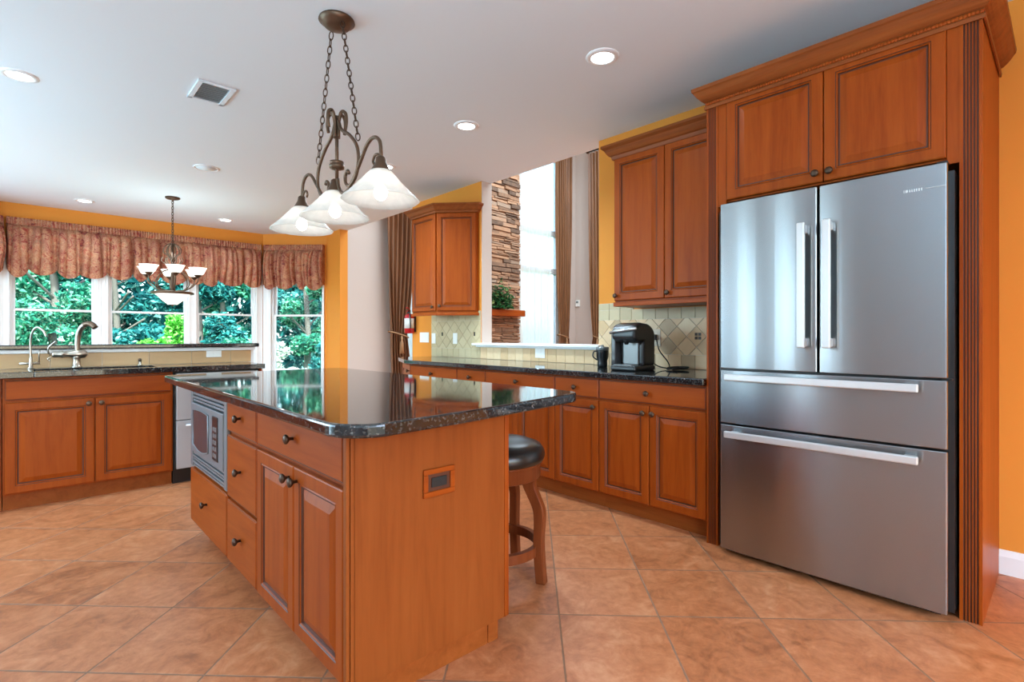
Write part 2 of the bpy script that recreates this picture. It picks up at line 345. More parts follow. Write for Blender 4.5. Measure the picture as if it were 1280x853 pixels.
    def _ell(s, c, rx, ry, rz, nu, nv, mi):
        rings = [[(c[0]+rx*max(math.sin(PI*j/nv), 1e-3)*math.cos(2*PI*i/nu), c[1]+ry*max(math.sin(PI*j/nv), 1e-3)*math.sin(2*PI*i/nu), c[2]-rz*math.cos(PI*j/nv)) for i in range(nu)] for j in range(nv+1)]
        return s.rings(rings, False, True, mi)
    def door(s, O, u, w_, h, th=.021, style='panel', st=.058):
        # raised-panel door: nested mitred loops; slot 1 = dark glaze in the grooves
        O, u = V(O), V(u); z = V((0, 0, 1)); n = u.cross(z)
        if style == 'panel':
            L = [(0, 0, 0), (0, th-.005, 0), (.002, th-.002, 0), (.006, th, 0), (st-.010, th, 0), (st-.007, th-.003, 1), (st-.003, th-.001, 0), (st, th-.004, 0), (st+.003, th-.010, 1), (st+.008, th-.010, 1), (st+.034, th-.002, 0), (st+.037, th-.001, 0)]
        else:
            L = [(0, 0, 0), (0, th-.005, 0), (.002, th-.003, 0), (.005, th-.003, 1), (.008, th, 0)]
        vs_, fs, mi = [], [], []
        for a, d, g in L:
            vs_ += [O+u*a+z*a+n*d, O+u*(w_-a)+z*a+n*d, O+u*(w_-a)+z*(h-a)+n*d, O+u*a+z*(h-a)+n*d]
        base = len(s.v); s.v += [tuple(p) for p in vs_]
        for k in range(len(L)-1):
            for i in range(4):
                j = (i+1) % 4; s.f.append((base+k*4+i, base+k*4+j, base+k*4+4+j, base+k*4+4+i)); s.m.append(L[k+1][2]); s.sm.append(False)
        k = (len(L)-1)*4; s.f.append((base+k, base+k+1, base+k+2, base+k+3)); s.m.append(0); s.sm.append(False)
        s.f.append((base+3, base+2, base+1, base)); s.m.append(0); s.sm.append(False)
        return s
WP = {}
def setprops(o, label=None, cat=None, group=None, kind=None):
    if label: o['label'] = label
    if cat: o['category'] = cat
    if group: o['group'] = group
    if kind: o['kind'] = kind
    return o
def mk(name, mb, mats, parent=None, bev=0, seg=2, origin=None):
    vs_ = np.array(mb.v, float)
    if parent is not None: org = np.array(WP[parent.name])
    elif origin is not None: org = np.array(origin, float)
    else: org = np.array([(vs_[:, 0].min()+vs_[:, 0].max())/2, (vs_[:, 1].min()+vs_[:, 1].max())/2, vs_[:, 2].min()])
    me = bpy.data.meshes.new(name); me.from_pydata((vs_-org).tolist(), [], mb.f)
    if not isinstance(mats, (list, tuple)): mats = [mats]
    for m in mats: me.materials.append(M[m])
    me.polygons.foreach_set('material_index', mb.m if len(mats) > 1 else [0]*len(mb.f)); me.polygons.foreach_set('use_smooth', mb.sm); me.update()
    o = bpy.data.objects.new(name, me); col.objects.link(o)
    if parent is not None: o.parent = parent
    else: o.location = org
    WP[o.name] = tuple(org)
    if bev:
        b = o.modifiers.new('bevel', 'BEVEL'); b.width = bev; b.segments = seg; b.limit_method = 'ANGLE'; b.angle_limit = math.radians(40)
    return o
def thing(name, label, cat, loc, group=None):
    o = bpy.data.objects.new(name, None); col.objects.link(o); o.location = loc; o.empty_display_size = .1; WP[o.name] = tuple(loc)
    return setprops(o, label, cat, group)
def solo(name, mb, mats, label, cat, group=None, bev=0, seg=2):
    return setprops(mk(name, mb, mats, None, bev, seg), label, cat, group)
def struct(name, mb, mats, bev=0):
    return setprops(mk(name, mb, mats, None, bev), kind='structure')
Zv = V((0, 0, 1))
def spline(pts, k=6):    # Catmull-Rom through pts
    pts = [V(p) for p in pts]; out = []
    for i in range(len(pts)-1):
        p0 = pts[max(i-1, 0)]; p1 = pts[i]; p2 = pts[i+1]; p3 = pts[min(i+2, len(pts)-1)]
        for j in range(k):
            t = j/k; out.append(.5*((2*p1)+(p2-p0)*t+(2*p0-5*p1+4*p2-p3)*t*t+(3*p1-p0-3*p2+p3)*t**3))
    return out+[pts[-1]]
UX = (0, -1, 0)          # viewer's right along a face that looks towards -X
UY = (1, 0, 0)           # the same along a face that looks towards -Y

# ------------------------------------------------------------------ room shell
CZ = 2.735
WX, WX2 = 3.43, 3.555     # kitchen-side and family-side faces of the right wall
struct('floor', MB().box(-2.15, 9.1, -2.6, 8.9, -.12, 0), 'floor')
b = MB().prism([(-2.15, -2.6), (WX2, -2.6), (WX2, 7.95), (2.76, 8.79), (-.27, 8.79), (-1.06, 7.99), (-2.15, 7.99)], CZ, CZ+.14)
struct('ceiling', b, 'ceil')
# right wall: solid part, low wall under the pass-through, stub past it, stub by the bay
b = MB().box(WX, WX2, -2.6, 2.635, 0, CZ).box(WX, WX2, 2.635, 4.14, 0, 1.028).box(WX, WX2, 4.14, 5.45, 0, CZ)
b.box(WX+.001, WX2+.0, 7.45, 7.92, 0, CZ)
struct('wall_right', b, 'orange')
# family-room side finish and the painted end faces
b = MB().box(WX2, WX2+.008, -.6, 2.635, 0, CZ+.14).box(WX2, WX2+.008, 4.14, 5.45, 0, CZ+.14).box(WX+.004, WX2+.008, 4.132, 4.14, 1.06, CZ).box(WX+.004, WX2+.008, 5.45, 5.456, 0, CZ)
b.box(WX+.02, WX2+.008, -.6, 7.45, CZ+.14, 5.6)
struct('wall_right_family', b, 'beige')
YW = 8.63
OZ0, OZ1 = .55, 2.25
def wall_with_opening(name, O, u, n, L, a0, a1, mat='orange', z0=OZ0, z1=OZ1, top=CZ, th=.14):
    b = MB()
    b.obox(O, u, n, 0, a0, 0, top, -th, 0); b.obox(O, u, n, a1, L, 0, top, -th, 0)
    b.obox(O, u, n, a0, a1, 0, z0, -th, 0); b.obox(O, u, n, a0, a1, z1, top, -th, 0)
    return struct(name, b, mat)
r2 = 2**-.5
XL, XR = -.218, 2.716
LA = (WX-XR)/r2
NB = V((0, -1, 0)); UB = V((1, 0, 0))
UA = V((r2, -r2, 0)); NA = V((-r2, -r2, 0)); OA = V((XR, YW, 0))
UC = V((r2, r2, 0)); NC = V((r2, -r2, 0)); OC = V((XL-(WX-XR), YW-(WX-XR), 0))
wall_with_opening('wall_bay_middle', (XL, YW, 0), UB, NB, XR-XL, .015, XR-XL-.015)
wall_with_opening('wall_bay_right', OA, UA, NA, LA+.0, .03, LA-.045)
wall_with_opening('wall_bay_left', OC, UC, NC, LA+.0, .045, LA-.03)
struct('wall_left', MB().box(-2.15, -2.05, -2.6, 2.28, 0, CZ).box(-2.15, -2.05, 2.62, 3.08, 0, CZ).box(-2.15, -2.05, 3.42, 3.9, 0, CZ).box(-2.15, -2.05, 5.2, 5.55, 0, CZ).box(-2.15, -2.05, 3.9, 5.2, 0, 1.0).box(-2.15, -2.05, 3.9, 5.2, 2.5, CZ).box(-2.15, -2.05, 7.65, 7.92, 0, CZ).box(-2.15, -2.05, 5.55, 7.65, 2.3, CZ).box(-2.15, -2.05, 2.28, 2.62, 0, .28).box(-2.15, -2.05, 2.28, 2.62, 2.32, CZ).box(-2.15, -2.05, 3.08, 3.42, 0, .28).box(-2.15, -2.05, 3.08, 3.42, 2.32, CZ).box(-2.15, -.94, 7.92, 8.0, 0, CZ), 'greywall')
struct('wall_back', MB().box(-2.15, -1.02, -2.6, -2.5, 0, CZ).box(2.22, WX, -2.6, -2.5, 0, CZ).box(-1.02, 2.22, -2.6, -2.5, 2.36, CZ).box(-1.02, 2.22, -2.6, -2.5, 0, .12), 'greywall')
# family room shell
FB, FR, FT = 7.45, 8.87, 5.6
b = MB().box(WX2, 4.42, FB, FB+.14, 0, FT).box(4.42, 5.25, FB, FB+.14, 0, .15).box(4.42, 5.25, FB, FB+.14, 4.9, FT).box(5.25, 7.15, FB, FB+.14, 0, FT)
b.box(7.15, 8.3, FB, FB+.14, 0, .15).box(7.15, 8.3, FB, FB+.14, 4.9, FT).box(8.3, FR+.14, FB, FB+.14, 0, FT)
struct('wall_family_back', b, 'beige')
struct('wall_family_right', MB().box(FR, FR+.14, -.6, FB, 0, FT), 'beige')
struct('wall_family_front', MB().box(WX2, FR+.14, -.74, -.6, 0, FT), 'beige')
struct('ceiling_family', MB().box(WX, FR+.14, -.74, FB+.14, FT, FT+.12), 'ceil')
# white ledge of the pass-through
b = MB().box(WX-.055, WX2+.06, 2.60, 4.235, 1.043, 1.066).box(WX-.03, WX2+.03, 2.63, 4.20, 1.026, 1.043)
struct('trim_1', b, 'white', .004)
# baseboard of the right wall
prof = [(0, 0), (.016, 0), (.016, .085), (.011, .098), (.006, .112), (0, .115)]
struct('baseboard_right', MB().sweep([(WX, .236), (WX, -2.5)], prof), 'white')

# ------------------------------------------------------------------ windows
def window(name, O, u, n, a0, a1, z0=.62, z1=2.2, rail=1.46, set_=-.05):
    # double-hung unit; [a0,a1] is the glass width
    f = MB(); s_ = .05
    for (p, q, r, t) in ((a0-s_, a0-.028, z0-.06, z1+.05), (a1+.028, a1+s_, z0-.06, z1+.05), (a0-.028, a1+.028, z0-.06, z0-.03), (a0-.028, a1+.028, z1+.03, z1+.05)):
        f.obox(O, u, n, p, q, r, t, set_-.07, set_+.03)
    o = struct(name, f, 'white', .003)
    def sash(zz0, zz1, d):
        s = MB(); k = .028
        s.obox(O, u, n, a0-k, a0, zz0, zz1, d-.03, d); s.obox(O, u, n, a1, a1+k, zz0, zz1, d-.03, d)
        s.obox(O, u, n, a0, a1, zz0, zz0+k, d-.03, d); s.obox(O, u, n, a0, a1, zz1-k, zz1, d-.03, d)
        so = mk('sash', s, 'white', o, .002)
        mk('pane', MB().obox(O, u, n, a0, a1, zz0+k, zz1-k, d-.018, d-.013), 'glass', so)
    sash(z0-.03, rail+.014, set_+.01); sash(rail-.014, z1+.03, set_-.025)
    return o
O = V((0, YW, 0))
gl = [(-.094, .624), (.839, 1.659), (1.849, 2.566)]
for i, (a, c) in enumerate(gl): window('window_%d' % (i+1), O, UB, NB, a, c)
ga0, ga1 = (2.844-XR)/r2, (3.355-XR)/r2
window('window_4', OA, UA, NA, ga0, ga1)
window('window_5', OC, UC, NC, LA-ga1, LA-ga0)
# white mullion casings between the units, stool and head
def casing(name, O, u, n, a0, a1, z0, z1):
    b = MB().obox(O, u, n, a0, a1, z0, z1, -.12, .012)
    w_ = a1-a0
    for k in (.12, .30, .70, .88):
        if w_ > .1: b.obox(O, u, n, a0+w_*k-.008, a0+w_*k+.008, z0, z1, .012, .019)
    b.obox(O, u, n, a0, a0+.012, z0, z1, .012, .022); b.obox(O, u, n, a1-.012, a1, z0, z1, .012, .022)
    return struct(name, b, 'white', .002)
casing('trim_2', O, UB, NB, -.214, -.094-.05, OZ0, OZ1); casing('trim_3', O, UB, NB, .674, .789, OZ0, OZ1)
casing('trim_4', O, UB, NB, 1.709, 1.799, OZ0, OZ1); casing('trim_5', O, UB, NB, 2.616, XR-.012, OZ0, OZ1)
casing('trim_6', OA, UA, NA, .012, ga0-.05, OZ0, OZ1); casing('trim_7', OA, UA, NA, ga1+.05, LA-.035, OZ0, OZ1)
casing('trim_10', OC, UC, NC, .035, LA-ga1-.05, OZ0, OZ1); casing('trim_11', OC, UC, NC, LA-ga0+.05, LA-.004, OZ0, OZ1)
struct('trim_8', MB().obox(O, UB, NB, XL+.02, XR-.02, OZ0-.045, OZ0+.008, 0, .06), 'white', .004)
struct('trim_9', MB().obox(OA, UA, NA, .02, LA-.03, OZ0-.045, OZ0+.008, 0, .06), 'white', .004)
# tall windows of the left wall, then unseen openings added around the fill lamps
for i, (a, c) in enumerate(((2.28, 2.62), (3.08, 3.42))):
    f = MB()
    for (p, q, r, t) in ((a-.05, a, .23, 2.37), (c, c+.05, .23, 2.37), (a, c, .23, .28), (a, c, 2.32, 2.37)): f.box(-2.05, -2.025, p, q, r, t)
    struct('window_%d' % (6+i), f, 'white', .004)
f = MB()
for (p, q, r, t) in ((-1.09, -1.02, .05, 2.43), (2.22, 2.29, .05, 2.43), (-1.02, 2.22, 2.36, 2.43), (.57, .63, .12, 2.36)): f.box(p, q, -2.5, -2.47, r, t)
struct('added_patio_door', f, 'white', .004)  # unseen patio door, added as a frame for the back fill lamp
f = MB()
for (p, q, r, t) in ((3.85, 3.9, .95, 2.55), (5.2, 5.25, .95, 2.55), (3.9, 5.2, .95, 1.0), (3.9, 5.2, 2.5, 2.55), (4.53, 4.57, 1.0, 2.5)): f.box(-2.05, -2.02, p, q, r, t)
struct('window_10', f, 'white', .004)  # unseen window, added where the sink-side fill lamp stands
f = MB()
for (p, q, r, t) in ((5.48, 5.55, .02, 2.37), (7.65, 7.72, .02, 2.37), (5.55, 7.65, 2.3, 2.37), (6.57, 6.63, .02, 2.3)): f.box(-2.05, -2.02, p, q, r, t)
struct('added_nook_door', f, 'white', .004)  # unseen glass door, added to go with the nook fill lamp
# family room windows behind the sheers
for nm, x0, x1 in (('window_8', 4.42, 5.25), ('window_9', 7.15, 8.3)):
    f = MB()
    for (p, q, r, t) in ((x0, x0+.06, .15, 4.9), (x1-.06, x1, .15, 4.9), (x0+.06, x1-.06, .15, .21), (x0+.06, x1-.06, 4.84, 4.9), (x0+.06, x1-.06, 2.44, 2.56), (x0+.06, x1-.06, 3.24, 3.36)): f.box(p, q, FB+.02, FB+.10, r, t)
    o = struct(nm, f, 'white', .004)
    mk('pane', MB().box(x0+.06, x1-.06, FB+.055, FB+.06, .21, 4.84), 'glass', o)

# ------------------------------------------------------------------ kitchen fittings: helpers
def knob(parent, P, n, mat='bronze', r=.0175):
    n = V(n).normalized()
    return mk('knob', MB().lathe(P, [(.006, 0), (.0055, .010), (.007, .014), (r*.8, .019), (r, .024), (r*.95, .029), (r*.55, .033), (.001, .034)], 14, n), mat, parent)
def door(parent, O, u, w_, h, knobs=(), style='panel', name=None, mat=None, th=.021, st=.058, kmat='bronze'):
    u = V(u); n = u.cross(Zv)
    name = name or ('door' if style == 'panel' else 'drawer')
    if mat is None: mat = 'wood' if style == 'panel' else ('wood_y' if abs(u.y) > .5 else 'wood_x')
    d = mk(name, MB().door(O, u, w_, h, th, style, st), [mat, 'glaze'], parent)
    for a, z in knobs: knob(d, V(O)+u*a+Zv*z+n*th, n, kmat)
    return d
GAP = .003
# ---- base cabinets of the right wall (front plane of doors x = 2.75)
XF = 2.772               # face-frame plane
def base_x(label, y0, y1, doors, drawer_split=None, kick=True, xf=XF, xb=3.425, kz=.105):
    t = thing('base_cabinet', label, 'cabinet', ((xf+xb)/2, (y0+y1)/2, 0))
    mk('carcass', MB().box(xf, xb, y0, y1, kz, .865), 'wood', t)
    mk('toe_kick', MB().box(xf+.055, xb, y0, y1, 0, kz), 'kick', t)
    # drawers over doors
    for (a, c) in (drawer_split or [(y0, y1)]):
        w_ = c-a-2*GAP
        door(t, (xf, c-GAP, .728), UX, w_, .125, [(w_/2, .063)], 'slab')
    n = len(doors)
    for (a, c, side) in doors:
        w_ = c-a-2*GAP; kx = .03 if side == 'l' else w_-.03
        door(t, (xf, c-GAP, .115), UX, w_, .600, [(kx, .555)])
    return t
B = [1.375, 2.117, 2.507, 3.275, 3.66, 4.41]
base_x('cherry double-door base cabinet nearest the refrigerator, one wide drawer on top', B[0], B[1], [(B[0], 1.738, 'l'), (1.738, B[1], 'r')])
base_x('narrow single-door cherry base cabinet beside the stool, second from the refrigerator', B[1], B[2], [(B[1], B[2], 'r')])
base_x('cherry base cabinet half hidden behind the round bar stool, third from the refrigerator', B[2], B[3], [(B[2], 2.89, 'l'), (2.89, B[3], 'r')])
base_x('narrow cherry base cabinet under the pass-through ledge, seen just above the island top', B[3], B[4], [(B[3], B[4], 'r')])
base_x('glare-lit cherry base cabinet below the far wall cabinet and switch plates', B[4], B[5], [(B[4], 4.035, 'l'), (4.035, B[5], 'r')])
# angled end unit
P0, P1 = V((XF, B[5], 0)), V((3.03, 4.98, 0))
t = thing('base_cabinet', 'angled end base cabinet at the far left tip of the long counter', 'cabinet', (3.2, 4.68, 0))
mk('carcass', MB().prism([(XF, B[5]), (3.03, 4.98), (3.425, 4.98), (3.425, B[5])], .105, .865), 'wood', t)
mk('toe_kick', MB().prism([(XF+.055, B[5]), (3.08, 4.96), (3.425, 4.96), (3.425, B[5])], 0, .105), 'kick', t)
uu = (P0-P1).normalized(); LL = (P0-P1).length
door(t, P1+uu*.012+Zv*.115, uu, LL-.02, .738, [(LL-.06, .68)])
# worktop
poly = [(2.71, 1.372), (2.71, 4.425), (2.735, 4.50), (2.985, 5.03), (3.02, 5.06), (3.428, 5.06), (3.428, 1.372)]
solo('worktop', MB().prism(poly, .866, .905), 'granite', 'long black granite worktop along the wall under the pass-through, coffee maker on it', 'worktop', None, .007, 3)

# ---- island
IX, IY = .702, 1.43
t = thing('base_cabinet', 'island end cabinet holding the built-in microwave above one wide drawer', 'cabinet', (1.0, 3.03, 0))
mk('carcass', MB().box(IX, 1.29, 2.672, 3.40, .10, .41).box(IX, 1.29, 2.672, 2.69, .41, .865).box(IX, 1.29, 3.382, 3.40, .41, .865).box(1.27, 1.29, 2.69, 3.382, .41, .865).box(IX, 1.27, 2.69, 3.382, .855, .865), 'wood', t)
mk('toe_kick', MB().box(IX+.06, 1.24, 2.672, 3.34, 0, .10), 'kick', t)
door(t, (IX, 3.397, .105), UX, .722, .295, [(.36, .165)], 'slab')
t = thing('base_cabinet', 'three-drawer cherry island cabinet between the microwave and the pair of doors', 'cabinet', (1.0, 2.46, 0))
mk('carcass', MB().box(IX, 1.29, 2.245, 2.670, .10, .865), 'wood', t)
mk('toe_kick', MB().box(IX+.06, 1.24, 2.245, 2.670, 0, .10), 'kick', t)
for z0, z1 in ((.702, .853), (.40, .684), (.105, .385)): door(t, (IX, 2.667, z0), UX, .418, z1-z0, [(.209, (z1-z0)*.52)], 'slab')
t = thing('base_cabinet', 'nearest cherry island cabinet with two tall raised doors and one drawer', 'cabinet', (1.0, 1.85, 0))
mk('carcass', MB().box(IX, 1.29, IY+.02, 2.243, .10, .865), 'wood', t)
mk('toe_kick', MB().box(IX+.06, 1.24, IY+.06, 2.243, 0, .10), 'kick', t)
door(t, (IX, 2.240, .702), UX, .780, .151, [(.39, .08)], 'slab')
door(t, (IX, 2.240, .105), UX, .390, .580, [(.355, .535)])
door(t, (IX, 1.846, .105), UX, .386, .580, [(.032, .535)])
# end panel with fluted edge
t = thing('end_panel', 'plain cherry end panel of the island facing the refrigerator, outlet set in it', 'panel', (1.0, 1.43, 0))
mk('board', MB().box(.704, 1.294, IY, IY+.018, .10, .865), 'panel', t)
mk('edge_post', MB().box(.676, .688, IY-.002, IY+.018, .10, .865).box(.690, .703, IY-.002, IY+.018, .10, .865), 'panel', t, .003)
b = MB()
for k in range(3): b.box(1.295+k*.008, 1.3015+k*.008, IY-.003+k*.0015, IY+.25, .10, .865)
mk('edge_post', b, 'wood', t, .002)
mk('plinth', MB().box(.76, 1.25, IY+.045, IY+.058, 0, .0995), 'kick', t)
mk('plinth_post', MB().box(1.251, 1.30, IY+.04, IY+.09, 0, .0995), 'kick', t, .003)
solo('back_panel', MB().box(1.292, 1.316, IY+.255, 3.40, .10, .865), 'panel', 'cherry back panel of the island behind the round stool', 'panel')
# outlet in the panel
t = thing('electrical_outlet', 'dark bronze framed outlet on the island end panel', 'outlet', (1.0, IY-.004, .61))
b = MB(); O = (.938, IY, .613); n = (0, -1, 0); w_, h = .124, .092
for (a0, a1, c0, c1) in ((0, w_, 0, .018), (0, w_, h-.018, h), (0, .018, .018, h-.018), (w_-.018, w_, .018, h-.018)): b.obox(O, UY, n, a0, a1, c0, c1, 0, .009)
mk('plate', b, 'wood_x', t, .003)
mk('plate_inset', MB().obox(O, UY, n, .018, w_-.018, .018, h-.018, 0, .003), 'glaze', t)
b = MB().obox(O, UY, n, .032, w_-.032, .030, h-.030, .003, .008)
o = mk('receptacle', b, 'blackmatte', t, .002)
b = MB()
for cx in (.048, .076):
    b.obox(O, UY, n, cx-.004, cx-.002, .04, .05, .008, .0085); b.obox(O, UY, n, cx+.002, cx+.004, .04, .05, .008, .0085)
mk('slots', b, 'blackmatte', o)
# island worktop
def arc(cx, cy_, r, a0, a1, k=8): return [(cx+r*math.cos(a0+(a1-a0)*i/k), cy_+r*math.sin(a0+(a1-a0)*i/k)) for i in range(k+1)]
poly = arc(.72, 1.385, .125, PI, PI*1.5-.10)+[(1.0, 1.288), (1.3, 1.332)]+arc(1.62, 1.475, .09, -PI/2+.17, 0, 6)+arc(1.63, 3.62, .08, 0, PI/2, 6)+arc(.665, 3.63, .07, PI/2, PI, 6)
solo('worktop', MB().prism(poly, .866, .905), 'granite', 'large black granite island worktop reflecting the bay windows', 'worktop', None, .009, 3)
# microwave
t = thing('microwave', 'built-in stainless microwave with slatted trim in the far end of the island', 'microwave', (.95, 3.03, .415))
mk('case', MB().box(.70, 1.15, 2.70, 3.37, .42, .84), 'blackmatte', t)
b = MB()
y0, y1 = 2.678, 3.394
b.box(.682, .70, y0, y0+.045, .415, .848).box(.682, .70, y1-.045, y1, .415, .848)
for z0, z1 in ((.415, .50), (.775, .848)):
    k = 5 if z1 < .6 else 4
    for i in range(k):
        h = (z1-z0)/k; b.obox((.70, y1-.045, z0+i*h), UX, (-1, 0, 0), 0, y1-y0-.09, .002, h-.004, 0, .014+.003*(i % 2))
mk('trim_frame', b, 'steel2', t, .002)
d = mk('door', MB().box(.676, .70, y0+.048, y1-.048, .503, .772), 'steel2', t, .004)
b = MB(); yc0, yc1, zc0, zc1 = 2.98, 3.30, .545, .735
pts = []
for i in range(13):
    a = i/12; pts.append((yc1+(yc0-yc1)*a, zc1+.008*math.sin(PI*a)))
for i in range(13):
    a = i/12; pts.append((yc0+(yc1-yc0)*a, zc0-.022*math.sin(PI*a)))
mk('window', MB().slab([(3.4-y, z) for y, z in pts], (.676, 3.4, 0), UX, (-1, 0, 0), 0, .0025), 'glassdark', d)
mk('window_frame', MB().tube([(.674, y, z) for y, z in pts], .004, 8, True), 'steel2', d)
mk('control_panel', MB().box(.673, .676, 2.80, 2.90, .53, .745), 'black', d, .002)
b = MB()
for i in range(5):
    for j in range(2): b.box(.6715, .673, 2.82+j*.035, 2.845+j*.035, .545+i*.032, .565+i*.032)
mk('buttons', b, 'greyplastic', d)

# ---- sink run (door plane y = 4.671)
YF = 4.693
def base_y(label, x0, x1, fn):
    t = thing('base_cabinet', label, 'cabinet', ((x0+x1)/2, 4.95, 0))
    mk('carcass', MB().box(x0, x1, YF, 5.10, .105, .70).box(x0, x1, YF, YF+.03, .70, .865), 'wood', t)
    mk('toe_kick', MB().box(x0, x1, YF+.045, 5.10, 0, .105), 'kick', t)
    fn(t); return t
def f1(t):
    door(t, (-.100, YF, .722), UY, .91, .128, (), 'slab', 'false_drawer_front')
    door(t, (-.100, YF, .115), UY, .452, .590, [(.42, .555)], kmat='bronze2')
    door(t, (.358, YF, .115), UY, .452, .590, [(.032, .555)], kmat='bronze2')
base_y('cherry sink cabinet with two raised doors below the kitchen faucet', -.112, .822, f1)
def f2(t):
    door(t, (-.86, YF, .722), UY, .735, .128, [(.37, .06)], 'slab')
    door(t, (-.86, YF, .115), UY, .735, .590, [(.70, .555)])
base_y('cherry base cabinet cut off at the left edge, beyond the sink cabinet', -.87, -.116, f2)
# worktop with undermount sink cut-out
SX0, SX1, SY0, SY1 = .04, .735, 4.72, 4.985
b = MB().box(-.87, SX0, 4.63, 5.10, .866, .905).box(SX1, 1.475, 4.63, 5.10, .866, .905).box(SX0, SX1, 4.63, SY0, .866, .905).box(SX0, SX1, SY1, 5.10, .866, .905)
solo('worktop', b, 'granite', 'black granite sink worktop ending above the dishwasher', 'worktop', None, .004, 2)
b = MB().box(SX0-.01, SX0, SY0-.01, SY1+.01, .71, .865).box(SX1, SX1+.01, SY0-.01, SY1+.01, .71, .865).box(SX0, SX1, SY0-.01, SY0, .71, .865).box(SX0, SX1, SY1, SY1+.01, .71, .865).box(SX0, SX1, SY0, SY1, .70, .71)
solo('sink', b, 'blackmatte', 'dark undermount sink basin set in the black worktop', 'sink')
# half wall, its tiled face and granite bar ledge
struct('wall_peninsula', MB().box(-.87, 1.53, 5.112, 5.26, 0, 1.04), 'white')
def tiles(mb, O, u, n, a0, a1, b0, b1, tw, th, diag=False, gap=.004, d=.006, skip=None, mi=0, off=(0, 0), mf=None):
    # set tiles clipped to the rectangle
    def clip(poly):
        for ax, lim, sg in ((0, a0, 1), (0, a1, -1), (1, b0, 1), (1, b1, -1)):
            out = []
            for i in range(len(poly)):
                p, q = poly[i-1], poly[i]; dp, dq = (p[ax]-lim)*sg, (q[ax]-lim)*sg
                if (dp >= 0) != (dq >= 0):
                    t_ = dp/(dp-dq); out.append((p[0]+(q[0]-p[0])*t_, p[1]+(q[1]-p[1])*t_))
                if dq >= 0: out.append(q)
            poly = out
            if len(poly) < 3: return []
        return poly
    R = max(a1-a0, b1-b0)*1.6+.3; cx, cy_ = (a0+a1)/2+off[0], (b0+b1)/2+off[1]
    k = int(R/min(tw, th))+1
    for i in range(-k, k):
        for j in range(-k, k):
            if diag: q = [(i*tw+gap/2, j*th+gap/2), ((i+1)*tw-gap/2, j*th+gap/2), ((i+1)*tw-gap/2, (j+1)*th-gap/2), (i*tw+gap/2, (j+1)*th-gap/2)]; q = [(cx+(x-y)*r2, cy_+(x+y)*r2) for x, y in q]
            else: q = [(a0+off[0]+i*tw+gap/2, b0+off[1]+j*th+gap/2), (a0+off[0]+(i+1)*tw-gap/2, b0+off[1]+j*th+gap/2), (a0+off[0]+(i+1)*tw-gap/2, b0+off[1]+(j+1)*th-gap/2), (a0+off[0]+i*tw+gap/2, b0+off[1]+(j+1)*th-gap/2)]
            q = clip(q)
            if len(q) < 3: continue
            ar = abs(sum(q[m-1][0]*q[m][1]-q[m][0]*q[m-1][1] for m in range(len(q))))/2
            if ar < 1e-5: continue
            mb.slab(q, O, u, n, 0, d, mf(i, j) if mf else mi)
b = MB(); O = (-.87, 5.112, 0); n = (0, -1, 0)
b.obox(O, UY, n, 0, 2.37, .905, 1.012, .0, .006, 1)
tiles(b, (-.87, 5.106, 0), UY, n, 0, 2.37, .905, 1.012, .30, .107, off=(.1, 0), d=.006)
solo('tile_backsplash', b, ['warmtile', 'grout'], 'low row of tan tiles behind the sink under the bar ledge', 'backsplash')
solo('backsplash_rail', MB().box(-.87, 1.53, 5.085, 5.112, 1.013, 1.040), 'white', 'white strip of trim between tan tiles and bar ledge', 'trim', None, .003)
b = MB().box(-.90, 1.56, 5.06, 5.42, 1.041, 1.074)
solo('bar_ledge', b, 'granite', 'narrow black granite bar ledge on the half wall before the windows', 'worktop', None, .008, 3)
# dishwasher
t = thing('dishwasher', 'grey two-drawer dishwasher at the right end of the sink worktop', 'dishwasher', (1.13, 4.95, 0))
mk('case', MB().box(.828, 1.440, YF+.01, 5.08, .10, .86), 'blackmatte', t)
mk('toe_kick', MB().box(.828, 1.440, YF+.03, 5.0, 0, .10), 'black', t)
for z0, z1 in ((.118, .487), (.493, .852)):
    d = mk('drawer', MB().box(.842, 1.432, YF-.026, YF+.009, z0, z1), 'greysteel', t, .004)
    h = MB().tube([(.92, YF-.03, z1-.035), (.92, YF-.055, z1-.035)], .006, 8).tube([(1.35, YF-.03, z1-.035), (1.35, YF-.055, z1-.035)], .006, 8).tube([(.90, YF-.058, z1-.035), (1.37, YF-.058, z1-.035)], .009, 10)
    mk('handle', h, 'handle', d)
solo('end_panel', MB().box(1.443, 1.463, YF-.02, 5.10, 0, .865), 'wood', 'narrow cherry end panel right of the dishwasher', 'panel', None, .002)
# faucets and soap pump
t = thing('kitchen_faucet', 'brushed nickel bridge-bodied kitchen faucet with pull-out spout behind the sink', 'faucet', (.275, 5.035, .905))
mk('base', MB().lathe((.275, 5.035, .905), [(.034, 0), (.034, .006), (.026, .012), (.023, .05), (.026, .075), (.03, .085)], 20), 'nickel', t)
mk('body', MB().lathe((.135, 5.035, 1.005), [(.004, 0), (.018, .004), (.022, .012), (.021, .05), (.026, .055), (.026, .062), (.021, .067), (.022, .10), (.033, .13), (.034, .16), (.028, .19), (.010, .205), (.002, .207)], 18, (1, 0, 0)), 'nickel', t)
mk('lever', MB().tube(spline([(.138, 5.035, 1.005), (.118, 5.03, 1.02), (.122, 5.02, 1.06), (.158, 5.01, 1.10)]), [.006]*18+[.008], 8).tube(spline([(.138, 5.035, .99), (.115, 5.035, .975), (.13, 5.035, .955)]), .004, 8), 'nickel', t)
pts = spline([(.278, 5.035, 1.02), (.280, 5.03, 1.08), (.285, 5.015, 1.15), (.300, 4.99, 1.20), (.322, 4.965, 1.225)])
mk('spout', MB().tube(pts, [.017]*len(pts), 14), 'nickel', t)
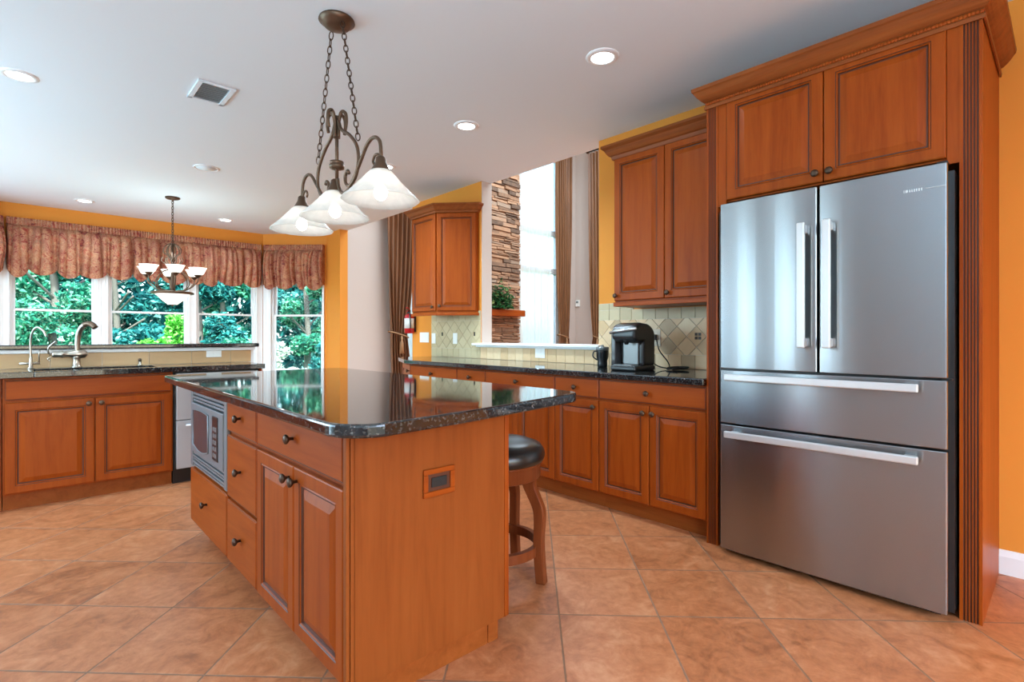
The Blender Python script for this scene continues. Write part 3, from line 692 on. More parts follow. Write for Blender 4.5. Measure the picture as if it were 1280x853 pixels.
mk('spray_head', MB().tube(spline([(.315, 4.972, 1.222), (.338, 4.95, 1.230), (.358, 4.935, 1.222), (.375, 4.92, 1.200)]), [.019]*8+[.021]*8+[.020]*3, 14), 'bronze2', t)
t = thing('filter_tap', 'slim gooseneck filtered water tap left of the main faucet', 'faucet', (.025, 5.035, .905))
mk('base', MB().lathe((.025, 5.035, .905), [(.020, 0), (.020, .006), (.012, .014), (.010, .06), (.008, .09)], 16).tube([(-.035, 5.035, .945), (.075, 5.035, .945)], .008, 10), 'nickel', t)
mk('spout', MB().tube(spline([(.025, 5.035, .98), (.024, 5.03, 1.10), (.035, 5.00, 1.17), (.06, 4.96, 1.20), (.09, 4.92, 1.175), (.105, 4.90, 1.135)]), .0065, 10), 'nickel', t)
mk('lever', MB().tube([(.068, 5.035, .945), (.068, 5.03, 1.01), (.073, 5.025, 1.035)], .004, 8), 'nickel', t)
t = thing('soap_dispenser', 'small soap dispenser by the sink rim right of the faucet', 'soap dispenser', (.66, 5.03, .905))
mk('collar', MB().lathe((.66, 5.03, .905), [(.017, 0), (.017, .005), (.011, .010), (.010, .035)], 16), 'nickel', t)
mk('pump', MB().lathe((.66, 5.03, .94), [(.012, 0), (.012, .018), (.004, .022)], 14).tube([(.66, 5.03, .95), (.66, 4.98, .955)], .005, 8), 'bronze2', t)

# ------------------------------------------------------------------ tiled splash of the right wall
TX = WX; TN = (-1, 0, 0)
def wallplate(name, label, y, z, w_, h, kind='outlet', x=TX, mat='whiteplastic', d0=.0, slots='outlet', cat=None, group=None):
    t = thing(name, label, cat or kind, (x, y, z-h/2), group)
    Oo = (x-d0, y+w_/2, z-h/2)
    mk('plate', MB().obox(Oo, UX, TN, 0, w_, 0, h, 0, .006), mat, t, .002)
    if slots == 'outlet':
        mk('receptacle', MB().obox(Oo, UX, TN, w_*.5-.018, w_*.5+.018, h*.16, h*.46, .006, .008).obox(Oo, UX, TN, w_*.5-.018, w_*.5+.018, h*.54, h*.84, .006, .008), mat, t, .002)
    else:
        for i in range(slots): mk('rocker', MB().obox(Oo, UX, TN, w_*(i+.5)/slots-.016, w_*(i+.5)/slots+.016, h*.22, h*.78, .006, .010), mat, t, .002)
    return t
# left panel under the far wall cabinet: y 4.15 .. 5.03
O = (TX, 5.03, 0)
b = MB().obox(O, UX, TN, 0, .885, .906, 1.40, .0, .005, 1)
O2 = (TX-.005, 5.03, 0)
tiles(b, O2, UX, TN, 0, .885, 1.30, 1.40, .105, .10)
tiles(b, O2, UX, TN, 0, .885, 1.005, 1.30, .105, .105, True)
tiles(b, O2, UX, TN, 0, .885, .906, 1.005, .105, .099)
for yy in (.217, .79): b.obox(O2, UX, TN, yy-.012, yy+.012, 1.14, 1.18, .006, .008, 2)
solo('tile_backsplash', b, ['sage', 'grout', 'mosaic'], 'pale tiled backsplash below the far wall cabinet', 'backsplash')
# strip below the ledge
O = (TX, 4.145, 0); O2 = (TX-.005, 4.145, 0)
b = MB().obox(O, UX, TN, 0, 1.51, .906, 1.025, .0, .005, 1)
tiles(b, O2, UX, TN, 0, 1.51, .906, 1.025, .105, .119)
solo('tile_backsplash', b, ['travertine', 'grout'], 'low row of upright tiles under the white pass-through ledge', 'backsplash')
# right panel behind the coffee maker: y 1.375 .. 2.63
O = (TX, 2.63, 0); O2 = (TX-.005, 2.63, 0); LW = 1.255
b = MB().obox(O, UX, TN, 0, LW, .906, 1.345, .0, .005, 1).obox(O, UX, TN, 0, .33, 1.345, 1.40, .0, .005, 1)
tiles(b, O2, UX, TN, 0, LW, 1.265, 1.345, .105, .12, mi=2); tiles(b, O2, UX, TN, 0, .33, 1.345, 1.40, .105, .055, mi=2)
acc = {(3, -3), (2, -4), (2, -2), (4, -4), (3, -5), (-1, 1), (1, -1), (-2, 2), (0, 0)}
tiles(b, O2, UX, TN, 0, LW, 1.005, 1.265, .105, .105, True, mf=lambda i, j: 3 if (i-j) % 3 == 0 and (i+j) % 2 == 0 else 0)
tiles(b, O2, UX, TN, 0, LW, .906, 1.005, .105, .099, mf=lambda i, j: 3 if i % 3 == 1 else 0)
for i in range(2):
    for j in range(2): b.obox(O2, UX, TN, .838+i*.026, .858+i*.026, 1.115+j*.026, 1.135+j*.026, .006, .009, 4)
solo('tile_backsplash', b, ['travertine', 'grout', 'sage', 'tan', 'mosaic'], 'diamond-set stone tile backsplash behind the coffee maker', 'backsplash')
wallplate('switch_plate', 'wide white triple switch plate on the orange strip of wall', 5.185, 1.122, .19, .118, 'switch', slots=3)
wallplate('electrical_outlet', 'white upright outlet plate on pale tiles nearest the orange strip', 4.98, 1.112, .075, .118, d0=.011)
wallplate('electrical_outlet', 'white upright outlet plate on pale tiles centred under the far wall cabinet', 4.57, 1.112, .075, .118, d0=.011)
wallplate('electrical_outlet', 'white square outlet plate just under the pass-through ledge', 3.29, .983, .12, .085, d0=.011)
t = wallplate('electrical_outlet', 'tan outlet plate with a black plug behind the coffee maker', 2.10, 1.128, .082, .125, d0=.011, mat='tanplastic')
t = thing('electrical_outlet', 'white outlet plate on the tan tiles right of the sink', 'outlet', (1.20, 5.10, .96))
Oo = (1.14, 5.10, .945); n = (0, -1, 0)
mk('plate', MB().obox(Oo, UY, n, 0, .118, .01, .083, 0, .006), 'whiteplastic', t, .002)
mk('receptacle', MB().obox(Oo, UY, n, .02, .052, .03, .063, .006, .008).obox(Oo, UY, n, .066, .098, .03, .063, .006, .008), 'whiteplastic', t, .002)

# ------------------------------------------------------------------ wall cabinets
CROWN = [(0, 0), (.006, 0), (.010, .012), (.012, .020), (.024, .026), (.034, .040), (.046, .062), (.058, .072), (.062, .076), (.062, .092), (0, .092)]
def crown(parent, path, z, k=1, mat='crown'):
    return mk('crown_moulding', MB().sweep(path, [(o*k, z+h*k) for o, h in CROWN]), mat, parent)
# right of the opening: y 1.375..2.235
t = thing('wall_cabinet', 'two-door cherry wall cabinet above the coffee maker, next to the refrigerator', 'cabinet', (3.26, 1.8, 1.35))
UXF = 3.10
mk('carcass', MB().box(UXF, WX-.002, 1.375, 2.235, 1.38, 2.41), 'wood', t)
mk('light_rail', MB().box(UXF-.012, WX-.002, 1.375, 2.245, 1.35, 1.38), 'wood_y', t, .004)
door(t, (UXF, 2.232, 1.39), UX, .40, 1.02, [(.025, .035)])
door(t, (UXF, 1.828, 1.39), UX, .45, 1.02, [(.028, .035)])
mk('knob', MB().lathe((UXF+.05, 2.235, 1.42), [(.006, 0), (.0055, .010), (.013, .019), (.0155, .024), (.009, .033), (.001, .034)], 14, (0, 1, 0)), 'bronze', t)
crown(t, [(UXF-.02, 1.376), (UXF-.02, 2.238), (WX-.002, 2.238)][::-1], 2.40, 1.05)
# left of the opening: front y 4.50..4.94 plus 45 degree end door
t = thing('wall_cabinet', 'cherry wall cabinet with an angled end door left of the pass-through', 'cabinet', (3.28, 4.6, 1.37))
a0, a1 = V((3.12, 4.49, 0)), V((WX-.03, 4.18, 0))
mk('carcass', MB().prism([(3.12, 4.94), (3.12, 4.49), (a1.x, a1.y), (WX-.002, a1.y), (WX-.002, 4.94)], 1.372, 2.43), 'wood', t)
door(t, (3.12, 4.937, 1.40), UX, .443, 1.01, [(.415, .04)], st=.05)
ud = (a1-a0).normalized(); Ld = (a1-a0).length
door(t, a0+ud*.006+Zv*1.40, ud, Ld-.012, 1.01, [(.03, .05)], st=.05)
crown(t, [(WX-.002, 4.172), (a1.x-.01, 4.165), (3.10, 4.478), (3.10, 4.945), (WX-.002, 4.945)][::-1], 2.415, .95)
mk('light_rail', MB().sweep([(WX-.002, 4.178), (a1.x-.004, 4.172), (3.11, 4.484), (3.11, 4.942)][::-1], [(0, 1.352), (.012, 1.352), (.012, 1.372), (0, 1.385)]), 'wood_y', t)

# ------------------------------------------------------------------ refrigerator surround
t = thing('refrigerator_surround', 'tall cherry surround of fluted posts, crown and two doors above the refrigerator', 'cabinet', (3.08, .8, 0))
def fluted_mb(y0, y1):
    mb = MB().prism(fluted(y0, y1), 0, 2.42); n_ = len(fluted(y0, y1))
    for i in range(n_):
        if 2 <= i < 2+35 and (i-2) % 7 in (1, 2, 3, 4): mb.m[2+i] = 1
    return mb
def fluted(y0, y1, x0=2.745, x1=2.775, k=5):
    # plan outline with k round grooves in the -X face
    pts = [(x1, y0), (x0, y0)]; m = .010; p = (y1-y0-2*m)/k
    for i in range(k):
        c = y0+m+p*(i+.5); r = p*.36
        pts += [(x0+r*1.3*math.sin(PI*j/6), c-r*math.cos(PI*j/6)) for j in range(7)]
    return pts+[(x0, y1), (x1, y1)]
mk('fluted_post', fluted_mb(.236, .306), ['wood', 'glaze'], t)
mk('fluted_post', fluted_mb(1.306, 1.370), ['wood', 'glaze'], t)
mk('side_panel', MB().box(2.775, WX-.002, .236, .256, 0, 2.42), 'wood', t)
mk('side_panel', MB().box(2.775, WX-.002, 1.350, 1.370, 0, 2.42), 'wood', t)
mk('cabinet_box', MB().box(2.765, WX-.002, .257, 1.349, 1.86, 2.42), 'wood', t)
mk('stile', MB().box(2.748, 2.765, .306, .345, 1.84, 2.42), 'wood', t); mk('stile', MB().box(2.748, 2.765, 1.262, 1.306, 1.84, 2.42), 'wood', t)
door(t, (2.765, 1.260, 1.868), UX, .462, .545, [(.435, .04)])
door(t, (2.765, .794, 1.868), UX, .447, .545, [(.028, .04)])
cp = [(3.0, 1.373), (2.742, 1.373), (2.742, .233), (WX-.002, .233)]
mk('crown_moulding', MB().sweep(cp, [(0, 2.385), (.006, 2.385), (.008, 2.400), (.003, 2.404), (.003, 2.424), (.012, 2.428), (.022, 2.436), (.036, 2.452), (.050, 2.474), (.056, 2.480), (.058, 2.498), (0, 2.498)]), 'crown', t)
b = MB()      # rope bead
yy = .238
while yy < 1.372:
    b._ell((2.738, yy, 2.414), .006, .0085, .0085, 8, 6, 0); yy += .0125
mk('rope_bead', b, 'wood', t)

# ------------------------------------------------------------------ refrigerator
t = thing('refrigerator', 'stainless french-door refrigerator with two freezer drawers in the cherry surround', 'refrigerator', (3.0, .79, 0))
FX = 2.70; FY0, FY1, FS = .331, 1.252, .791
mk('case', MB().box(FX, 3.40, .315, 1.275, .035, 1.80), 'black', t)
mk('base_grille', MB().box(FX+.02, FX+.06, .36, 1.25, .006, .035), 'blackmatte', t)
def slabdoor(name, y0, y1, z0, z1):
    # gently bowed front
    pts = [(FX, y0), (2.662, y0)]
    n_ = 10
    for i in range(n_+1):
        a = i/n_; pts.append((2.655-.004*math.sin(PI*a), y0+.004+(y1-y0-.008)*a))
    pts += [(2.662, y1), (FX, y1)]
    return mk(name, MB().prism(pts, z0, z1), 'steel', t, .003)
dl = slabdoor('door', FS+.004, FY1, .972, 1.826); dr = slabdoor('door', FY0, FS-.004, .972, 1.826)
d1 = slabdoor('freezer_drawer', FY0, FY1, .690, .962); d2 = slabdoor('freezer_drawer', FY0, FY1, .035, .680)
def vhandle(p, y):
    b = MB().box(2.592, 2.610, y-.017, y+.017, 1.085, 1.66)
    for z in (1.11, 1.635): b.box(2.610, 2.655, y-.012, y+.012, z-.02, z+.02)
    mk('handle', b, 'handle', p, .005)
vhandle(dl, .846); vhandle(dr, .742)
def hhandle(p, z):
    b = MB().box(2.592, 2.610, .415, 1.205, z-.017, z+.017)
    for y in (.45, 1.17): b.box(2.610, 2.655, y-.02, y+.02, z-.012, z+.012)
    mk('handle', b, 'handle', p, .005)
hhandle(d1, .930); hhandle(d2, .640)
# maker's strip: fine line and short raised lettering
b = MB().box(2.6515, 2.654, .338, .400, 1.7345, 1.7362)
xs = .472
for wdt in (.006, .012, .008, .007, .008, .007, .009, .008):
    b.box(2.6505, 2.653, xs-wdt+.003, xs-.001, 1.729, 1.740); xs -= wdt
mk('maker_badge', b, 'handle', dr)
mk('hinge', MB().box(2.68, 2.74, .334, .37, 1.826, 1.84).box(2.665, 2.70, .318, .35, .963, .971), 'black', t, .003)

# ------------------------------------------------------------------ small things on the long worktop
t = thing('coffee_maker', 'black single-serve coffee maker with silver lid bar on the long worktop', 'coffee maker', (3.04, 2.05, .905))
X0, Y0, Z0 = 2.93, 2.05, .905
mk('base', MB().box(X0-.01, X0+.24, Y0-.10, Y0+.10, Z0, Z0+.035), 'black', t, .012, 3)
mk('drip_tray', MB().box(X0-.016, X0+.08, Y0-.07, Y0+.07, Z0+.030, Z0+.042), 'greyplastic', t, .006)
# side profile of the housing in x-z, extruded along y
def xz(mb, poly, y0, y1, mi=0): return mb.slab([(x, z) for x, z in poly], (0, y0, 0), (1, 0, 0), (0, -1, 0), y0-y1, 0, mi)
hz = [(X0+.10, Z0+.03), (X0+.25, Z0+.03), (X0+.25, Z0+.23)]+[(X0+.13+.12*math.cos(a), Z0+.235+.085*math.sin(a)) for a in [PI/2*i/8 for i in range(9)]]+[(X0+.08, Z0+.325), (X0+.02, Z0+.31), (X0-.005, Z0+.27), (X0-.005, Z0+.215), (X0+.03, Z0+.195), (X0+.10, Z0+.195)]
mk('housing', xz(MB(), hz, Y0-.095, Y0+.095), 'black', t, .022, 4)
mk('front_panel', MB().box(X0+.088, X0+.10, Y0-.06, Y0+.06, Z0+.042, Z0+.19), 'greyplastic', t, .004)
mk('water_tank', MB().box(X0+.05, X0+.22, Y0+.096, Y0+.135, Z0+.01, Z0+.27), 'glassdark', t, .008)
mk('lid_bar', MB().tube(spline([(X0-.012, Y0+.095, Z0+.255), (X0-.03, Y0+.05, Z0+.265), (X0-.034, Y0, Z0+.27), (X0-.03, Y0-.05, Z0+.275), (X0+.01, Y0-.099, Z0+.285)]), .010, 10), 'silver', t)
mk('brew_spout', MB().lathe((X0+.04, Y0, Z0+.196), [(.012, -.02), (.018, 0), (.03, .01)], 14), 'blackmatte', t)
mk('power_cord', MB().tube(spline([(X0+.255, Y0-.05, Z0+.06), (X0+.33, Y0-.07, Z0+.02), (X0+.36, Y0-.13, Z0+.012), (X0+.40, Y0-.10, Z0+.05), (X0+.42, Y0-.02, Z0+.13), (X0+.46, Y0+.03, Z0+.22)]), .004, 8).box(X0+.455, X0+.482, Y0+.035, Y0+.065, Z0+.205, Z0+.245), 'blackmatte', t)
t = thing('travel_mug', 'dark travel mug with grey lid left of the coffee maker', 'mug', (3.16, 2.395, .905))
mk('body', MB().lathe((3.16, 2.395, .905), [(.034, 0), (.037, .004), (.038, .03), (.036, .045), (.045, .075), (.047, .12), (.047, .126)], 24), 'black', t)
mk('lid', MB().lathe((3.16, 2.395, 1.031), [(.049, 0), (.049, .022), (.045, .027), (.012, .029), (.010, .040), (.001, .042)], 24), 'greyplastic', t)
mk('handle', MB().tube(spline([(3.12, 2.415, 1.025), (3.10, 2.43, 1.02), (3.095, 2.432, .985), (3.125, 2.415, .96)]), .005, 8), 'black', t)

t = solo('cable_bundle', MB().tube(spline([(3.20, 1.84, .914), (3.27, 1.80, .918), (3.34, 1.80, .922), (3.36, 1.88, .920), (3.28, 1.91, .918), (3.21, 1.88, .914), (3.25, 1.83, .921)]), .007, 8), 'blackmatte', 'black coiled cable lying right of the coffee maker', 'cable')

# ------------------------------------------------------------------ bar stool
sx, sy = 1.648, 1.881
t = thing('bar_stool', 'round wooden bar stool with black leather seat tucked beside the island', 'stool', (sx, sy, 0))
mk('cushion', MB().lathe((sx, sy, .545), [(.205, 0), (.228, .008), (.236, .028), (.232, .055), (.215, .078), (.17, .096), (.10, .106), (.02, .109), (.001, .109)], 40), 'leather', t)
mk('apron', MB().lathe((sx, sy, .472), [(.205, 0), (.213, .006), (.214, .066), (.224, .071), (.224, .074)], 40), 'stoolwood', t)
for k in range(4):
    a = math.atan2(-.202, .085)+k*PI/2; d = V((math.cos(a), math.sin(a), 0)); tt = V((-d.y, d.x, 0)); c = V((sx, sy, 0))
    prof = [(.235, 0), (.226, .10), (.222, .20), (.226, .28), (.222, .34), (.196, .40), (.175, .45), (.178, .52)]
    pts = spline([(r, 0, z) for r, z in prof], 4); rings = []
    for p in pts:
        w_ = .023+.007*max(0, min(1, (p.z-.25)/.2)); q = c+d*p.x+Zv*p.z
        rings.append([q-d*w_-tt*.021, q+d*w_-tt*.021, q+d*w_+tt*.021, q-d*w_+tt*.021])
    mk('leg', MB().rings(rings, smooth=False), 'stoolwood', t, .005)
rg = [[(sx+math.cos(a)*rr, sy+math.sin(a)*rr, z) for rr, z in ((.190, .125), (.216, .125), (.216, .168), (.190, .168))] for a in [2*PI*i/48 for i in range(48)]]
mk('foot_ring', MB().rings(rg, closed=True, smooth=False), 'stoolwood', t)

# ------------------------------------------------------------------ lights
def can(x, y, label, e=20):
    t = thing('recessed_light', label, 'ceiling light', (x, y, CZ-.012), 'recessed ceiling lights')
    mk('trim_ring', MB().lathe((x, y, CZ), [(.062, -.004), (.066, -.010), (.085, -.008), (.094, -.002), (.094, -.0005)], 36, cap=False), 'white', t)
    mk('lamp', MB().lathe((x, y, CZ), [(.001, -.006), (.064, -.006), (.064, -.001)], 32), 'led', t)
    lamp('downlight', 'SPOT', (x, y, CZ-.03), e, (.86, .94, 1), (0, 0, 0), spot_size=math.radians(150), spot_blend=.9, shadow_soft_size=.07)
can(2.408, 1.825, 'recessed ceiling light nearest the refrigerator crown, largest with a visible rim', 15)
can(2.441, 3.124, 'recessed ceiling light midway along the ceiling over the long worktop', 75)
can(2.472, 4.393, 'recessed ceiling light glimpsed behind the nearest pendant shade', 70)
can(-.03, 4.385, 'recessed ceiling light cut by the left edge above the sink')
can(.507, 7.93, 'small far recessed light above the bay valance, left of the chandelier')
can(2.006, 7.92, 'small far recessed light above the bay valance, right of the chandelier')
# ceiling vent
t = thing('ceiling_vent', 'white louvred air vent in the ceiling left of the pendant', 'air vent', (.89, 3.84, CZ-.012))
b = MB()
for (x0, x1, y0, y1) in ((.78, .995, 3.68, 3.70), (.78, .81, 3.70, 3.99), (.965, .995, 3.70, 3.99), (.78, .995, 3.97, 4.0)): b.box(x0, x1, y0, y1, CZ-.012, CZ-.0005)
mk('frame', b, 'ceil', t, .002)
b = MB()
for i in range(9):
    y = 3.715+i*.029; b.add([(.812, y, CZ-.010), (.963, y, CZ-.010), (.963, y+.018, CZ-.001), (.812, y+.018, CZ-.001), (.812, y+.003, CZ-.010), (.963, y+.003, CZ-.010), (.963, y+.021, CZ-.001), (.812, y+.021, CZ-.001)], [(0, 1, 2, 3), (4, 7, 6, 5), (0, 4, 5, 1), (3, 2, 6, 7)])
mk('louvres', b, 'greyplastic', t)
t = thing('ceiling_speaker', 'round white speaker grille flush in the ceiling beyond the vent', 'speaker', (1.252, 5.595, CZ-.008))
mk('rim', MB().lathe((1.252, 5.595, CZ), [(.092, -.003), (.096, -.008), (.108, -.006), (.110, -.0005)], 36, cap=False), 'white', t)
mk('grille', MB().lathe((1.252, 5.595, CZ), [(.001, -.005), (.092, -.004), (.092, -.0008)], 36), 'ceil', t)

# pendant over the island
PX, PY = 1.147, 2.526
t = thing('island_pendant', 'bronze three-shade pendant on two chains over the island', 'pendant light', (PX, PY, 1.70))
mk('canopy', MB().lathe((PX, PY, CZ), [(.085, -.0005), (.088, -.010), (.070, -.020), (.062, -.034), (.030, -.044), (.006, -.050), (.001, -.051)], 28), 'bronze2', t)
def chain(p, q, L=.042, r=.0028):
    p, q = V(p), V(q); d = q-p; n_ = max(2, int(d.length/(L*.80))); d_ = d/n_; ax = d.normalized(); a = ax.orthogonal().normalized(); b_ = ax.cross(a); mb = MB()
    for i in range(n_):
        c = p+d_*(i+.5); s_ = a if i % 2 else b_
        mb.tube([c+ax*(L/2*math.cos(x))+s_*(.0105*math.sin(x)) for x in [2*PI*j/12 for j in range(12)]], r, 6, True)
    return mb
for sg in (1, -1):
    mk('chain', chain((PX, PY+sg*.062, CZ-.036), (PX, PY+sg*.232, 2.065)), 'bronze', t)
def pl(pts, sg): return spline([(PX, PY+sg*y, z) for y, z in pts], 8)
mk('centre_rod', MB().tube([(PX, PY, 2.25), (PX, PY, 1.90)], .009, 10).lathe((PX, PY, 1.985), [(.02, -.006), (.036, 0), (.037, .016), (.030, .020), (.034, .026), (.034, .034), (.01, .038)], 20), 'bronze2', t)
for sg in (1, -1):
    mk('scroll_arm', MB().tube(pl([(.02, 2.22), (.055, 2.165), (.14, 2.115), (.215, 2.045), (.235, 1.97), (.205, 1.90), (.15, 1.87), (.105, 1.885), (.095, 1.925), (.12, 1.945), (.135, 1.93)], sg), .0085, 9), 'bronze2', t)
    mk('scroll_arm', MB().tube(pl([(.012, 1.93), (.03, 1.875), (.08, 1.845), (.15, 1.865), (.24, 1.945), (.32, 2.02), (.385, 2.035), (.435, 2.005), (.448, 1.95), (.445, 1.915)], sg), .0085, 9), 'bronze2', t)
    mk('scroll_arm', MB().tube(pl([(.445, 1.925), (.42, 1.95), (.39, 1.95), (.375, 1.93), (.385, 1.915)], sg), .006, 8), 'bronze2', t)
for k in range(4):
    a = k*PI/2+.4; d = V((math.cos(a), math.sin(a), 0)); c = V((PX, PY, 0))
    mk('top_scroll', MB().tube(spline([c+d*r+Zv*z for r, z in ((.012, 2.14), (.014, 2.22), (.03, 2.265), (.055, 2.255), (.062, 2.215), (.055, 2.175))], 6), .0085, 8), 'bronze2', t)
def bellmod(u_, k): return 1+.018*math.cos(2*PI*u_*12)*min(1, k/4)*.6
for i, dy in enumerate((-.445, 0.02, .455)):
    c = (PX, PY+dy, 1.70)
    mk('shade_cap', MB().lathe(c, [(.012, .235), (.020, .228), (.024, .205), (.040, .175), (.046, .165)], 20), 'bronze2', t)
    sh = mk('glass_shade', MB().lathe(c, [(.044, .170), (.050, .166), (.066, .148), (.090, .120), (.118, .090), (.146, .062), (.167, .044), (.169, .040), (.165, .038), (.144, .056), (.115, .084), (.087, .114), (.063, .143), (.047, .163)], 48, cap=False, mod=bellmod), 'shade', t)
    mk('bulb', MB()._ell((PX, PY+dy, 1.775), .030, .030, .036, 14, 10, 0), 'bulb', t)
    lamp('pendant_lamp', 'POINT', (PX, PY+dy, 1.765), .26, (1, .97, .92), shadow_soft_size=.035)

# chandelier of the breakfast nook
HX, HY = 1.235, 7.055
t = thing('chandelier', 'bronze chandelier with upturned white glass shades hanging in the bay', 'chandelier', (HX, HY, 1.49))
mk('canopy', MB().lathe((HX, HY, CZ), [(.075, -.0005), (.075, -.012), (.06, -.022), (.012, -.032), (.006, -.05)], 24), 'bronze', t)
mk('stem', chain((HX, HY, CZ-.04), (HX, HY, 2.20), .04, .004), 'bronze', t)
b = MB()
for k in range(10):
    a = k*2*PI/10; d = V((math.cos(a), math.sin(a), 0)); c = V((HX, HY, 0)); s_ = 1 if k % 2 else .7
    b.tube(spline([c+d*r*s_+Zv*z for r, z in ((.012, 2.0), (.05, 2.06), (.09, 2.10), (.075, 2.16), (.02, 2.20))], 5), .007, 7)
    b.tube(spline([c+d*r*s_+Zv*z for r, z in ((.02, 1.94), (.07, 1.96), (.11, 2.0), (.10, 2.04))], 5), .006, 7)
mk('leaf_crown', b, 'bronze2', t)
mk('column', MB().lathe((HX, HY, 1.62), [(.03, 0), (.035, .04), (.018, .09), (.022, .18), (.012, .25), (.02, .33), (.012, .42), (.010, .58)], 16), 'bronze', t)
mk('plate', MB().lathe((HX, HY, 1.63), [(.06, -.004), (.19, -.012), (.212, -.006), (.214, .010), (.19, .018), (.05, .022)], 32), 'bronze2', t)
mk('bowl', MB().lathe((HX, HY, 1.49), [(.001, .008), (.045, .010), (.10, .055), (.155, .115), (.175, .128), (.17, .13), (.02, .128)], 32), 'shade2', t)
mk('finial', MB().lathe((HX, HY, 1.49), [(.001, -.012), (.012, -.004), (.008, .004), (.04, .010), (.03, .013)], 14), 'bronze', t)
for k in range(6):
    a = k*PI/3+.45; d = V((math.cos(a), math.sin(a), 0)); c = V((HX, HY, 0))
    ar = mk('arm', MB().tube(spline([c+d*r+Zv*z for r, z in ((.05, 1.66), (.12, 1.665), (.20, 1.70), (.265, 1.77), (.27, 1.835))], 6), .0075, 8).tube(spline([c+d*r+Zv*z for r, z in ((.03, 1.90), (.10, 1.88), (.17, 1.80), (.17, 1.71), (.11, 1.66))], 6), .006, 8), 'bronze2', t)
    mk('shade_cup', MB().lathe(c+d*.27+Zv*1.83, [(.01, -.02), (.03, 0), (.04, .012), (.038, .018)], 16), 'bronze', ar)
    mk('glass_shade', MB().lathe(c+d*.27+Zv*1.845, [(.038, 0), (.058, .012), (.070, .04), (.085, .072), (.095, .082), (.090, .082), (.066, .044), (.05, .014), (.01, .006)], 24, cap=False), 'shade2', ar)
lamp('chandelier_lamp', 'POINT', (HX, HY, 2.02), 9, (1, .97, .93), shadow_soft_size=.15)

# ------------------------------------------------------------------ balloon valances
def valance(name, label, path, seed, group='paisley valance lengths', ends=(0, 0)):
    pts = [V((x, y, 0)) for x, y in path]; seg = [(pts[i+1]-pts[i]).length for i in range(len(pts)-1)]; L = sum(seg)
    R = random.Random(seed)
    pulls = [0.0]
    while pulls[-1] < L: pulls.append(pulls[-1]+R.uniform(.15, .36))
    k = L/pulls[-1]; pulls = [p*k for p in pulls]; hts = [R.uniform(.05, .13) for _ in pulls]; sags = [R.uniform(-.03, .02) for _ in pulls]
    fl = [0.0]
    while fl[-1] < L: fl.append(fl[-1]+R.uniform(.045, .12))
    fa = [R.uniform(.5, 1.1) for _ in fl]
    def crease(s_):
        for i in range(len(fl)-1):
            if s_ <= fl[i+1]: return fa[i]*abs(math.sin(PI*(s_-fl[i])/(fl[i+1]-fl[i])))**.6
        return 0
    ph = [R.uniform(0, 6.28) for _ in range(4)]
    def at(s_):
        i = 0
        while i < len(seg)-1 and s_ > seg[i]: s_ -= seg[i]; i += 1
        d = (pts[i+1]-pts[i]).normalized(); return pts[i]+d*s_, V((d.y, -d.x, 0))
    def info(s_):
        for i in range(len(pulls)-1):
            if s_ <= pulls[i+1]+1e-6:
                a = (s_-pulls[i])/(pulls[i+1]-pulls[i]); return i, a
        return len(pulls)-2, 1.0
    ZT, ZB = 2.56, 1.865
    def body(u_, v_):
        s_ = u_*L; p, n_ = at(s_); i, a = info(s_); lift = hts[i]*(1-a)+hts[i+1]*a
        sc_ = math.sin(PI*a)**.55; bot = ZB+lift*(1-sc_)+sags[i]*sc_
        z = (ZT-.085)*(1-v_)+bot*v_
        sp = pulls[i+1]-pulls[i]; s2 = min(L, max(0, s_+.10*sp*v_*math.sin(2*PI*a)))
        fold = (.045+.040*v_)*crease(s2)*(1-.3*max(0, v_-.6)/.4)
        puff = .075*sc_*math.sin(PI*min(1, .15+v_*.85))**1.3
        low = max(0, (v_-.5)/.5)
        q = (z-bot)-.55*sp*(a-.5)**2
        wr = .016*low*math.sin(q*115+ph[2]+i*2.1)*(.5+.5*(1-sc_))
        pin = -.035*math.exp(-((a if a < .5 else 1-a)/.10)**2)*low
        o = .02+(fold+puff+wr+pin)*min(1, .35+v_*6)+.012*min(1, v_*9)
        return p+n_*o+Zv*z
    def under(u_, v_):
        # the hem turns back under towards the wall
        q = body(u_, 1.0); s_ = u_*L; p, n_ = at(s_); f = p+n_*.03; f.z = q.z+.05
        return V(q)*(1-v_)+f*v_
    def head(u_, v_):
        s_ = u_*L; p, n_ = at(s_); z = ZT-.005-.085*v_
        o = .062+.006*math.sin(s_*210+ph[3]+2*math.sin(s_*23))+.012*math.sin(PI*v_)**.5
        return p+n_*o+Zv*z
    def top(u_, v_):
        q = V(head(u_, 0)); p, n_ = at(u_*L); f = p+n_*.004; f.z = ZT; return f*(1-v_)+q*v_
    nu = int(L*190)
    t = thing(name, label, 'valance', ((pts[0].x+pts[-1].x)/2, (pts[0].y+pts[-1].y)/2, ZB), group)
    mk('balloon_skirt', MB().grid(body, nu, 26).grid(under, nu, 3), 'valance', t)
    mk('gathered_header', MB().grid(head, nu*2, 6).grid(top, nu, 2), 'valance', t)
    for s_ in (0, L):
        p, n_ = at(s_ if s_ == 0 else s_-1e-5); q = p+n_*.075
        b = MB().add([p+Zv*2.55, q+Zv*2.55, q+n_*.03+Zv*2.2, q+Zv*1.93, p+Zv*1.93], [(0, 1, 2, 3, 4)])
        mk('return_flap', b, 'valance', t)
valance('balloon_valance', 'long red paisley balloon valance over the middle bay windows', [(XL+.047, YW-.004), (XR-.047, YW-.004)], 3)
p0 = OA+UA*.047+NA*.004; p1 = OA+UA*(LA-.03)+NA*.004
valance('balloon_valance', 'short red paisley balloon valance over the angled right window', [(p0.x, p0.y), (p1.x, p1.y)], 8)
p0 = OC+UC*.03+NC*.004; p1 = OC+UC*(LA-.047)+NC*.004
